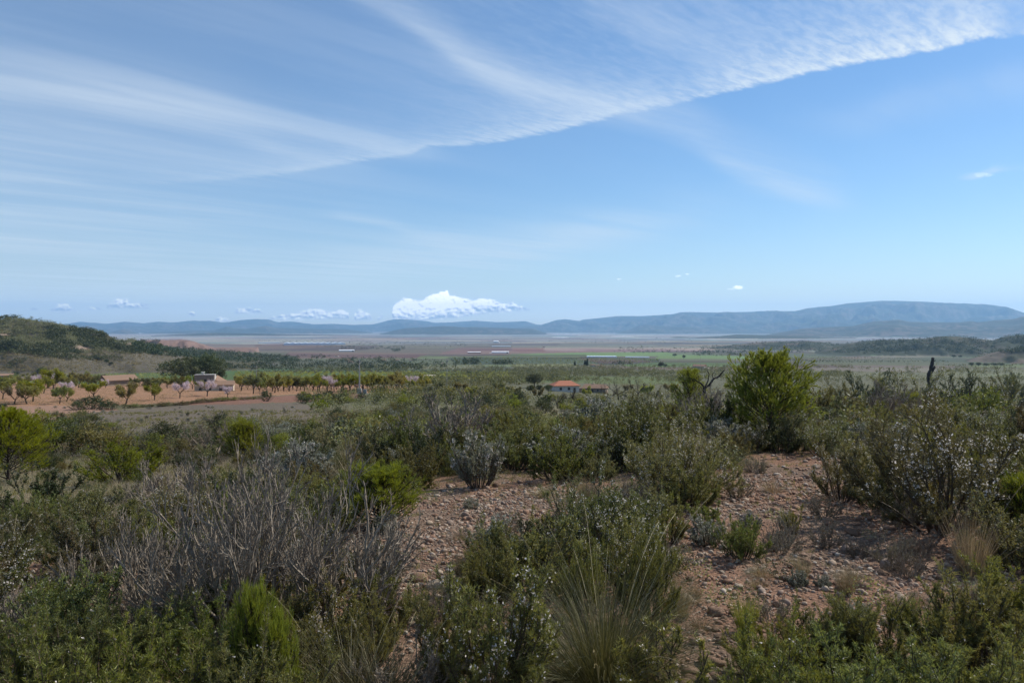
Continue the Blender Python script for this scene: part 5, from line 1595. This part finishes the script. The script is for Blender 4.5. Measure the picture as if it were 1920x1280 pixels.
# ruin and farm walls far out
for px, b_, w, m_, lb in ((1312, 692.5, 22, M_PALE, 'pale ruined farm walls on the plain right of the dark tree pair'), (1112, 687, 10, M_WHITE, 'small white farm right of the cypress pair'),
                          (1124, 687, 9, M_CREAM, 'cream farm outbuilding right of the small white farm'), (600, 688.5, 4, M_WHITE, 'tiny white hut left of the dark village trees'),
                          (652, 677, 9, M_CREAM, 'pale farm left of the tall pole among dark trees'), (657, 680.5, 8, M_TAN, 'tan farm below the pale one among dark trees'),
                          (720, 677, 8, M_CREAM, 'pale village house right of the dark tree clump'), (745, 676.5, 7, M_WHITE, 'white village house in the middle of the tree line'),
                          (770, 676.5, 6, M_CREAM, 'small cream house at the right end of the village'), (631, 668.5, 6, M_WHITE, 'white hut on the brown field'),
                          (830, 681, 4, M_WHITE, 'white gable seen left of the thin pole'), (733, 652, 4, M_WHITE, 'tiny white house in the far village'), (835, 652, 3.5, M_WHITE, 'tiny white tower house in the far village'),
                          (1565, 657, 6, M_CREAM, 'cream farm at the foot of the wooded ridge'), (1020, 651.5, 5, M_WHITE, 'tiny white farm on the pink fields'), (930, 642.5, 9, M_METAL, 'white roofed hall far out on the plain'),
                          (1307, 660.5, 6, M_CREAM, 'small pale farm by the tree line at the foot of the ridge')):
    h = site('farm', px, b_, w, 12, lb, 'farm', R(RNG.uniform(-25, 25)))
    part('wall', [(-6, 6, -4, 4, -1, 3.6)], m_, h); prism('roof', -6, 6, -4, 4, 3.57, 5.4, M_ROOF2 if m_ is not M_METAL else M_METAL, h, over=.4)
    part('wing', [(6.05, 9.5, -2.5, 2.5, -1, 2.4)], m_, h)
    for x_ in (-4, 0, 3): part('window', [(x_, x_ + 1, -4.07, -3.9, 1, 2.2)], M_GLASS, h)
# warehouses and greenhouses
for px, b_, w, m_, r_, lb in ((650, 658.5, 28, M_METAL, M_METAL, 'long white warehouse on the brown field'), (889, 662, 24, M_BROWNR, M_METAL, 'long dark barn with a white roof end on the plain'),
                              (938, 662, 32, M_METAL, M_METAL, 'long white barn right of the dark one'), (921, 661.5, 6, M_METAL, M_METAL, 'short white barn between the two long ones')):
    h = site('warehouse', px, b_, w, 56, lb, 'warehouse', R(3))
    part('wall', [(-28, 28, -7, 7, -1, 4.2)], m_, h); prism('roof', -28, 28, -7, 7, 4.15, 6.6, r_, h, over=.4)
    part('door', [(20, 25, -7.08, -6.9, -.9, 3.4)], M_GLASS, h)
for px, b_, w, d_, lb in ((1128, 669.5, 56, 60, 'long shining greenhouse roof on the plain, left of two'), (1195, 670, 44, 50, 'long shining greenhouse roof on the plain, right of two'),
                      (590, 646, 110, 60, 'very long thin white greenhouse beyond the brown field'), (505, 643, 40, 60, 'pale greenhouse left of the very long one'),
                      (940, 649.5, 36, 60, 'pale blue greenhouse strip beyond the barns')):
    h = site('greenhouse', px, b_, w, 100, lb, 'greenhouse', R(1))
    n = 10
    for k_ in range(n):
        x0 = -50 + k_ * 100 / n
        prism('bay_roof', x0, x0 + 100 / n - .2, -d_ / 2, d_ / 2, 3.0, 4.0, M_PLAST, h, over=0, ridge='y')
    part('wall', [(-50, 50, -d_ / 2, -d_ / 2 + .2, -1, 2.8), (-50, 50, d_ / 2 - .2, d_ / 2, -1, 2.8)], M_PLAST, h)
for px, b_, w, lb in ((1064, 628, 62, 'bright white sheet standing for mist at the foot of the far mountains, left'), (1168, 632, 46, 'bright white sheet standing for mist at the foot of the far mountains, right'), (1050, 634, 34, 'pale sheet standing for mist below the bright ones')):  # white sheets just above the land, painted in place of mist patches
    x, y, z = [float(q_[0]) for q_ in ground_at(px, b_)]
    s = w / F * y / 2; n = 24
    dd = abs(float(ground_at(px, b_ - 1.0)[1][0]) - y); dd = min(max(dd, 300), 1500)
    a = np.linspace(-1, 1, n); r2 = np.random.default_rng(int(px))
    e0 = -dd * .5 * (1 - np.abs(a) ** 3) * r2.uniform(.7, 1, n); e1 = dd * .5 * (1 - np.abs(a) ** 3) * r2.uniform(.6, 1, n)
    XX = np.concatenate([x + a * s, x + a * s]); YY = np.concatenate([y + e0, y + e1]); ZZ = land(XX, YY)[0] + 8
    i_ = np.arange(n - 1)
    link('mist_sheet', new_mesh('mist_sheet', np.stack([XX, YY, ZZ], 1), [np.stack([i_, i_ + 1, i_ + n + 1, i_ + n], 1)], [M_METAL]), label=lb, cat='field cover')

# ------------------------------------------------------------ utility poles
def pole(px, base, top, label, box=False, arm=1.0, thick=1.0):
    x, y, z = [float(q_[0]) for q_ in ground_at(px, base)]
    H = -(top - 615) / F * y - z
    e = bpy.data.objects.new('utility_pole', None); COL.objects.link(e); e.location = (x, y, z - .05); e['label'] = label; e['category'] = 'pole'
    v, f = tubes(np.array([[[0, 0, -.3], [0, 0, H * .5], [0, 0, H]]], float), .17 * thick, .09 * thick, 8)
    link('post', new_mesh('post', v, [f], [M_CONC], smooth=True), e)
    part('crossarm', [(-arm, arm, -.14, -.06, H - .75, H - .62)], M_STEEL, e)
    for s_ in (-.9, 0, .9):
        v, f = tubes(np.array([[[s_ * arm, -.1, H - .62], [s_ * arm, -.1, H - .5], [s_ * arm, -.1, H - .35]]], float), .05, .035, 6)
        link('insulator', new_mesh('insulator', v, [f], [M_WHITE]), e)
    if box:
        part('footing', [(-.55, .55, -.5, .5, -.4, 1.5)], M_CONC, e)
        part('cabinet', [(.9, 2.0, -.3, .4, -.2, 1.2)], M_STEEL, e)
    return e
pole(674, 737.5, 673, 'thick concrete utility pole with a footing and cabinet at the end of the red soil', True, .8, 1.5)
pole(838, 739, 671, 'thin dark utility pole right of the orchard', False, .35, .7)
pole(481, 729, 684, 'slim pale utility pole behind the orchard right of the farmhouse', False, .5, .7)
pole(1313, 700, 655, 'far thin pole beyond the slender pine', False, .6, .8)

# ------------------------------------------------------------ charred trunk and dead branching tree on the crest
def limb(P, r0, r1, rng, sides=9, rough=.18):
    k = len(P); t_ = np.linspace(0, 1, k); tt = np.linspace(0, 1, 26)
    Q = np.stack([np.interp(tt, t_, P[:, i]) for i in range(3)], 1)
    Q[1:-1] = (Q[:-2] + Q[2:] + 2 * Q[1:-1]) / 4
    v, f = tubes(Q[None], 1, 1, sides)
    v = v.reshape(26, sides, 3)
    rad = (r0 + (r1 - r0) * tt)[:, None, None] * (1 + rng.normal(size=(26, sides, 1)) * rough)
    v = Q[:, None] + (v - Q[:, None]) * rad
    v = np.concatenate([v.reshape(-1, 3), Q[-1:] + [[0, 0, r1 * .5]]]); last = 25 * sides + np.arange(sides)
    return v, f, np.stack([last, np.roll(last, -1), np.full(sides, len(v) - 1)], 1)


def limbs(name, specs, m, parent, seed):
    rng = np.random.default_rng(seed); b = Bag()
    for P, r0, r1 in specs:
        v, f, f3 = limb(np.array(P, float), r0, r1, rng)
        n0 = b.n; b.f.setdefault((3, 0), []).append(f3 + n0); b.add(v, f)
    return link(name, b.mesh(name, [m], smooth=False), parent)


x, y, z = [float(q_[0]) for q_ in ground_at(1745, 782)]
k = y / F
e = bpy.data.objects.new('charred_trunk', None); COL.objects.link(e); e.location = (x, y, z - .1); e['label'] = 'charred black broken tree trunk standing upright on the crest at the right'; e['category'] = 'dead tree'
limbs('trunk', [([(0, 0, 0), (1 * k, 0, 30 * k), (-3 * k, 0, 60 * k), (-5 * k, 0, 78 * k), (1 * k, 0, 96 * k), (3 * k, 0, 112 * k)], 4.2 * k, 2.4 * k)], M_CHAR, e, 5)
limbs('broken_branch', [([(-4 * k, 0, 80 * k), (2 * k, 0, 86 * k), (7 * k, 0, 96 * k)], 2.8 * k, 1.8 * k)], M_CHAR, e, 6)
limbs('snag', [([(2 * k, 0, 103 * k), (6 * k, 0, 106 * k), (7 * k, 0, 107 * k)], 1.2 * k, .6 * k)], M_CHAR, e, 7)

x, y, z = [float(q_[0]) for q_ in ground_at(1322, 806)]
k = y / F
e = bpy.data.objects.new('dead_tree', None); COL.objects.link(e); e.location = (x, y, z - .1); e['label'] = 'dead black tree with one long forked limb reaching up right behind the slender pine'; e['category'] = 'dead tree'
limbs('trunk', [([(8 * k, 0, 0), (4 * k, 0, 40 * k), (0, 0, 70 * k), (-2 * k, 0, 88 * k)], 4.0 * k, 2.6 * k)], M_CHAR, e, 8)
for nm_, P, a_, b_ in (('limb', [(-2, 0, 88), (8, 2, 92), (16, 3, 104), (26, 4, 108), (36, 2, 121)], 2.4, 1.0), ('limb', [(-2, 0, 88), (-8, -2, 96), (-16, 0, 100), (-22, 0, 106)], 1.8, .7), ('limb', [(0, 0, 90), (6, 4, 100), (8, 3, 112), (4, 2, 122)], 1.3, .5),
                       ('limb', [(16, 3, 104), (14, 5, 112), (20, 4, 120)], .9, .4), ('limb', [(26, 4, 108), (32, 6, 109), (38, 5, 112)], .8, .4), ('limb', [(-12, -1, 98), (-12, 0, 108), (-16, 0, 114)], .8, .35), ('limb', [(4, 0, 60), (16, 0, 66), (24, 2, 80)], 1.6, .6)):
    limbs(nm_, [([(p0 * k, p1 * k, p2 * k) for p0, p1, p2 in P], a_ * k, b_ * k)], M_CHAR, e, len(P) + int(a_ * 10))

# ------------------------------------------------------------ stones
ST = [new_mesh('stone', *(lambda a: (a[0], [a[1]]))(stone_shape(np.random.default_rng(400 + i))), [M_STONE if i % 3 else M_STONE2], smooth=True) for i in range(9)]
rng = np.random.default_rng(500)
ns = 0
def stone(px, py, wpx, label, group=None, v=None):
    x, y, z = [float(q_[0]) for q_ in ground_at(px, py)]
    s = wpx / F * y / 2
    o = place('stone', [('stone', ST[rng.integers(9) if v is None else v])], x, y, z + s * .15, rng.uniform(0, 6.28), s, label, 'stone', group, scz=s * rng.uniform(.8, 1.1), tilt=(rng.uniform(-.3, .3), rng.uniform(-.3, .3)))
    return o
for px, py, w, lb in ((1335, 1245, 52, 'largest pale rounded boulder at the bottom, left of the rosemary thicket'), (1298, 1262, 40, 'rounded grey boulder left of the largest pale one'), (1218, 1282, 44, 'pale boulder at the bottom edge beside the largest tussock'),
                      (1262, 1218, 34, 'pale stone above the bottom boulders'), (1345, 1150, 36, 'flat pale stone under the vivid green rush tuft'), (1310, 1205, 34, 'pale stone between the tussock and the largest boulder'),
                      (1355, 1205, 28, 'tan stone right of the pale ones at the bottom'), (1285, 1290, 40, 'stone cut by the bottom edge'), (788, 1088, 40, 'large ochre stone with a shaded face in the small stone heap, centre left'), (820, 1100, 44, 'pale ochre stone on the right of the small stone heap'),
                      (800, 1122, 36, 'flat ochre stone at the foot of the stone heap'), (845, 1128, 34, 'ochre stone right of the heap'), (776, 1168, 34, 'reddish stone lit by the sun below the heap'), (812, 1175, 38, 'tan stone right of the reddish one'),
                      (1620, 1102, 30, 'biggest grey stone in the row above the bottom right thicket'), (1590, 1112, 24, 'ochre stone left of the biggest grey one'), (1660, 1108, 22, 'tan stone right of the biggest grey one'),
                      (1600, 1002, 34, 'large dark rounded stone in the shade of the largest rosemary'), (1553, 1005, 18, 'grey stone beside the large dark one'), (1410, 1072, 26, 'grey stone below the sparse rosemary of the clearing'),
                      (1290, 1125, 30, 'pale grey stone at the left side of the stony clearing'), (1015, 1015, 20, 'tan stone beside the tiny yellow green rosemary'), (930, 912, 16, 'white flat stone right of the narrow silver bush')):
    stone(px, py, w, lb)
OP2 = OPEN[:3]
grp = 'loose stones on the bare soil'
px = rng.uniform(600, 1960, 2600); py = rng.uniform(890, 1285, 2600)
ok = polys(px, py, OP2); px, py = px[ok], py[ok]
cnt = 0
for a, b in zip(px, py):
    if cnt >= 255: break
    d = 1.8 * F / (b - 615)
    wm = .04 + .07 * rng.random() ** 2.5
    if wm * F / d < 9 and rng.random() < .6: continue
    side = 'right hand clearing' if a > 1190 else 'central stony patch'
    stone(a, b, wm * F / d, 'loose brown stone lying on the soil of the ' + side, 'loose stones of the ' + side); cnt += 1


def debris(name, n, y0, y1, mean, seed, mat_, sub, desc):
    """countless pebbles in one sheet"""
    rng = np.random.default_rng(seed)
    Y = np.sqrt(rng.uniform(y0 ** 2, y1 ** 2, n)); X = rng.uniform(-.70, .70, n) * Y
    Z = land(X, Y)[0]
    a, b = project(X, Y, Z)
    w = np.where(polys(a, b, OP2), 1.0, .28) * (.35 + sstep(.35, .6, fbm(X * .9, Y * .9, 3, 66)))
    k = rng.random(n) < w; X, Y, Z = X[k], Y[k], Z[k]; n = len(X)
    vs = [stone_shape(np.random.default_rng(seed * 10 + i), sub, .3) for i in range(6)]
    r = mean * rng.lognormal(0, .45, n) * .5
    V = []; Fc = []; off = 0; T_ = []
    for i in range(6):
        m_ = np.arange(n) % 6 == i
        v, f = vs[i]; nn = m_.sum()
        th = rng.uniform(0, 6.28, nn); c, s = np.cos(th)[:, None], np.sin(th)[:, None]
        vx = v[None, :, 0] * c - v[None, :, 1] * s; vy = v[None, :, 0] * s + v[None, :, 1] * c
        vv = np.stack([vx, vy, np.repeat(v[None, :, 2], nn, 0) + .25], -1) * r[m_][:, None, None] + np.stack([X[m_], Y[m_], Z[m_]], 1)[:, None]
        V.append(vv.reshape(-1, 3)); Fc.append((f[None] + (np.arange(nn) * len(v))[:, None, None]).reshape(-1, 3) + off); off += nn * len(v)
        T_.append(np.repeat(rng.random(nn), len(v)))
    print('PEBBLES', name, n)
    link(name, new_mesh(name, np.vstack(V), [np.vstack(Fc)], [mat_], smooth=True, tint=np.concatenate(T_)), kind='stuff', label=desc)


M_PEB, t, out = mat('pebbles')
cr = t.nodes.new('ShaderNodeValToRGB'); t.links.new(attr(t, 'tint', True), cr.inputs[0])
el = cr.color_ramp.elements
el[0].position = 0; el[0].color = (.20, .115, .075, 1); el[1].position = 1; el[1].color = (.46, .40, .33, 1)
for p_, c_ in ((.3, (.27, .165, .11)), (.6, (.24, .185, .15)), (.85, (.34, .26, .19))):
    e_ = el.new(p_); e_.color = (*c_, 1)
nn_ = noise(t, geopos(t), 60, 4)
c2 = mixc(t, 1.0, cr.outputs[0], combine(t, .6 + nn_ * .8, .6 + nn_ * .8, .6 + nn_ * .8), 'MULTIPLY')
p = t.nodes.new('ShaderNodeBsdfPrincipled'); p.inputs['Roughness'].default_value = .85; p.inputs['Specular IOR Level'].default_value = .2
t.links.new(c2, p.inputs['Base Color']); t.links.new(bump(t, nn_, .6, .003), p.inputs['Normal']); t.links.new(p.outputs[0], out.inputs['Surface'])
debris('gravel', 30000, 3.2, 10, .030, 3, M_PEB, 2, 'countless small reddish and grey pebbles on the bare soil')
debris('fine_gravel', 60000, 3.2, 9, .014, 4, M_PEB, 1, 'fine grit between the stones')
debris('far_gravel', 16000, 10, 26, .055, 5, M_PEB, 1, 'pebbles and small stones farther off')

# ------------------------------------------------------------ dead twigs, litter and small dry grass
rng = np.random.default_rng(600)
def grassfield(name, n, y0, y1, h, w, nb, mat_, seed, openw, desc, k=3):
    rng = np.random.default_rng(seed)
    Y = np.sqrt(rng.uniform(y0 ** 2, y1 ** 2, n)); X = rng.uniform(-.70, .70, n) * Y; Z = land(X, Y)[0]
    a, b = project(X, Y, Z)
    wgt = np.where(polys(a, b, OP2), openw, 1.0) * sstep(.38, .6, fbm(X * .5, Y * .5, 3, seed)) * np.where(in_poly(a, b, ORCHARD), 0, 1)
    kk = rng.random(n) < wgt; X, Y, Z = X[kk], Y[kk], Z[kk]; n = len(X)
    hh = np.repeat(h * rng.uniform(.5, 1.4, n), nb)
    S = np.repeat(np.stack([X, Y, Z - .01], 1), nb, 0) + rng.normal(size=(n * nb, 3)) * h * np.array([.22, .22, 0])
    D = nrm(rng.normal(size=S.shape) * np.array([.45, .45, .2]) + np.array([0, 0, 1.0]))
    v, f, t_ = needles(rng, S, D, hh * rng.uniform(.5, 1.2, n * nb), w * rng.uniform(.6, 1.4, n * nb), np.repeat(rng.uniform(0, .6, n), nb) + rng.uniform(0, .4, n * nb))
    B = Bag(); B.add(v, f, 0, t_)
    link(name, B.mesh(name, [mat_]), kind='stuff', label=desc)
grassfield('dry_grass', 9000, 3.5, 16, .10, .0028, 16, L_STRAW, 21, .3, 'small dry grass between the bushes')
grassfield('ground_cover', 12000, 3.5, 16, .06, .006, 14, L_OLIVE, 22, .3, 'low green herbs between the bushes')
grassfield('slope_grass', 40000, 14, 70, .30, .012, 12, L_STRAW, 23, .5, 'dry grass covering the slope')
grassfield('slope_herbs', 26000, 16, 110, .30, .03, 12, L_OLIVE, 24, .4, 'low grey green herbs covering the slope')
pxg, pyg = rect(9000, -20, 770, 722, 765)
kk = in_poly(pxg, pyg, ORCHARD) & (fbm(pxg / 30, pyg / 4, 3, 31) > .5)
X, Y, Z = ground_at(pxg[kk], pyg[kk])
leaf_mass(X, Y, Z, rng.uniform(.12, .35, len(X)), 8, L_OLIVE, 'orchard_weeds', 31, 'thin weeds on the ploughed orchard soil', 1.6)
B = Bag()
n = 2600
Y = np.sqrt(rng.uniform(3.4 ** 2, 14 ** 2, n)); X = rng.uniform(-.7, .7, n) * Y; Z = land(X, Y)[0]
ph = rng.uniform(0, 6.28, n)
P = run(rng, np.stack([X, Y, Z + .012], 1), np.stack([np.cos(ph), np.sin(ph), np.zeros(n)], 1), rng.uniform(.05, .30, n), 5, .16, 0)
P[:, :, 2] = land(P[:, :, 0], P[:, :, 1])[0] + .010 + rng.uniform(0, .012, (n, 1))
v, f = tubes(P, .0026, .0012, 3); B.add(v, f)
link('twig_litter', B.mesh('twig_litter', [M_TWIG]), kind='stuff', label='small grey dead twigs lying on the soil')

# ------------------------------------------------------------ a label of its own for each scattered bush that shows large
LM = [('the largest bare twig bush', 455, 1040), ('the silvery twig bush', 650, 1060), ('the low bright green pine', 708, 930), ('the vivid yellow shrub', 232, 868), ('the round vivid green pine', 455, 825),
      ('the yellow green pines', 30, 830), ('the narrow silver bush', 897, 865), ('the grey grass tussock', 1108, 925), ('the largest grass tussock', 1135, 1150), ('the dense dark rosemary', 1268, 870),
      ('the tallest young pine', 1440, 750), ('the slender pine', 1288, 750), ('the charred trunk', 1743, 725), ('the largest rosemary bush', 1775, 875), ('the golden straw tuft', 1820, 1030),
      ('the lone flowering rosemary', 1578, 880), ('the orange roofed house', 1059, 725), ('the tall leafless shrub', 850, 800), ('the thin utility pole', 838, 730), ('the thick utility pole', 674, 730),
      ('the lone pasture shrub', 318, 810), ('the dead forked tree', 1322, 740), ('the red bank', 570, 745), ('the white flower spray', 960, 1150)]
SIZE = ((34, 'tiny'), (60, 'small'), (100, 'middling'), (170, 'large'), (1e9, 'very large'))
ADJ = {'rosemary_bush': 'dark rosemary bush', 'silver_shrub': 'silver grey shrub', 'dark_shrub': 'blackish green shrub', 'olive_green_shrub': 'olive green shrub', 'yellow_green_shrub': 'yellow green shrub',
       'sparse_shrub': 'half dry shrub', 'bare_twig_bush': 'leafless grey shrub', 'grass_tussock': 'grass tussock', 'straw_tuft': 'straw tuft'}
cand = []
for o in COL.objects:
    g_ = o.get('group')
    if not g_ or not g_.endswith('scattered over the scrubland'): continue
    nm = o.name.split('.')[0]
    x, y, z = o.location
    a, b = project(x, y, z + .4 * o.scale[2])
    H = 1.0 if nm != 'olive_green_shrub' else 1.2
    cand.append((float(H * o.scale[0] * F / y), o, nm, float(a), float(b)))
cand.sort(key=lambda c: -c[0])
used = {}
for i, (sz, o, nm, a, b) in enumerate(cand):
    near_far = 'nearest' if b > 930 else 'near' if b > 860 else 'middle' if b > 800 else 'far'
    zone = 'left' if a < 640 else 'central' if a < 1280 else 'right'
    if i < 1000:
        ds = sorted(((a - lx) ** 2 + (1.6 * (b - ly)) ** 2, ln, lx, ly) for ln, lx, ly in LM)
        for d2, ln, lx, ly in ds[:6]:
            dxp, dyp = a - lx, b - ly
            hor = 'left' if dxp < -abs(dyp) * .5 else 'right' if dxp > abs(dyp) * .5 else ''
            ver = 'behind' if dyp < -abs(dxp) * .4 else 'in front' if dyp > abs(dxp) * .4 else ''
            rel = (ver + ' and ' + hor if ver and hor else ver or hor)
            rel = rel + ' of' if not rel.endswith('behind') else rel
            dd = 'just ' if d2 < 60 ** 2 else '' if d2 < 150 ** 2 else 'well '
            sw = [w for lim, w in SIZE if sz < lim][0]
            lb = f"{sw} {ADJ[nm]} {dd}{rel} {ln}".replace('  ', ' ')
            if lb not in used: break
        if lb not in used:
            used[lb] = 1; o['label'] = lb
            continue
    o['label'] = f"{ADJ[nm]} among the {near_far} scrub in the {zone} part of the slope"
    o['group'] = f"{ADJ[nm]} plants of the {near_far} scrub, {zone} part"
# ------------------------------------------------------------ haze over the plain
def box_mesh(name, x0, x1, y0, y1, z0, z1, m):
    v = [(x, y, z) for z in (z0, z1) for y in (y0, y1) for x in (x0, x1)]
    f = np.array([(0, 2, 3, 1), (4, 5, 7, 6), (0, 1, 5, 4), (2, 6, 7, 3), (0, 4, 6, 2), (1, 3, 7, 5)])
    return new_mesh(name, v, [f], [m])


M_HAZE, t, out = mat('haze')
pv = t.nodes.new('ShaderNodeVolumePrincipled')
pv.inputs['Color'].default_value = (0.35, 0.64, 1.0, 1)
pv.inputs['Density'].default_value = 3.9e-5
pv.inputs['Anisotropy'].default_value = 0.25
t.links.new(pv.outputs[0], out.inputs['Volume'])
link('haze', box_mesh('haze', -33300, 33300, -33300, 33300, -160, 980, M_HAZE), kind='stuff')
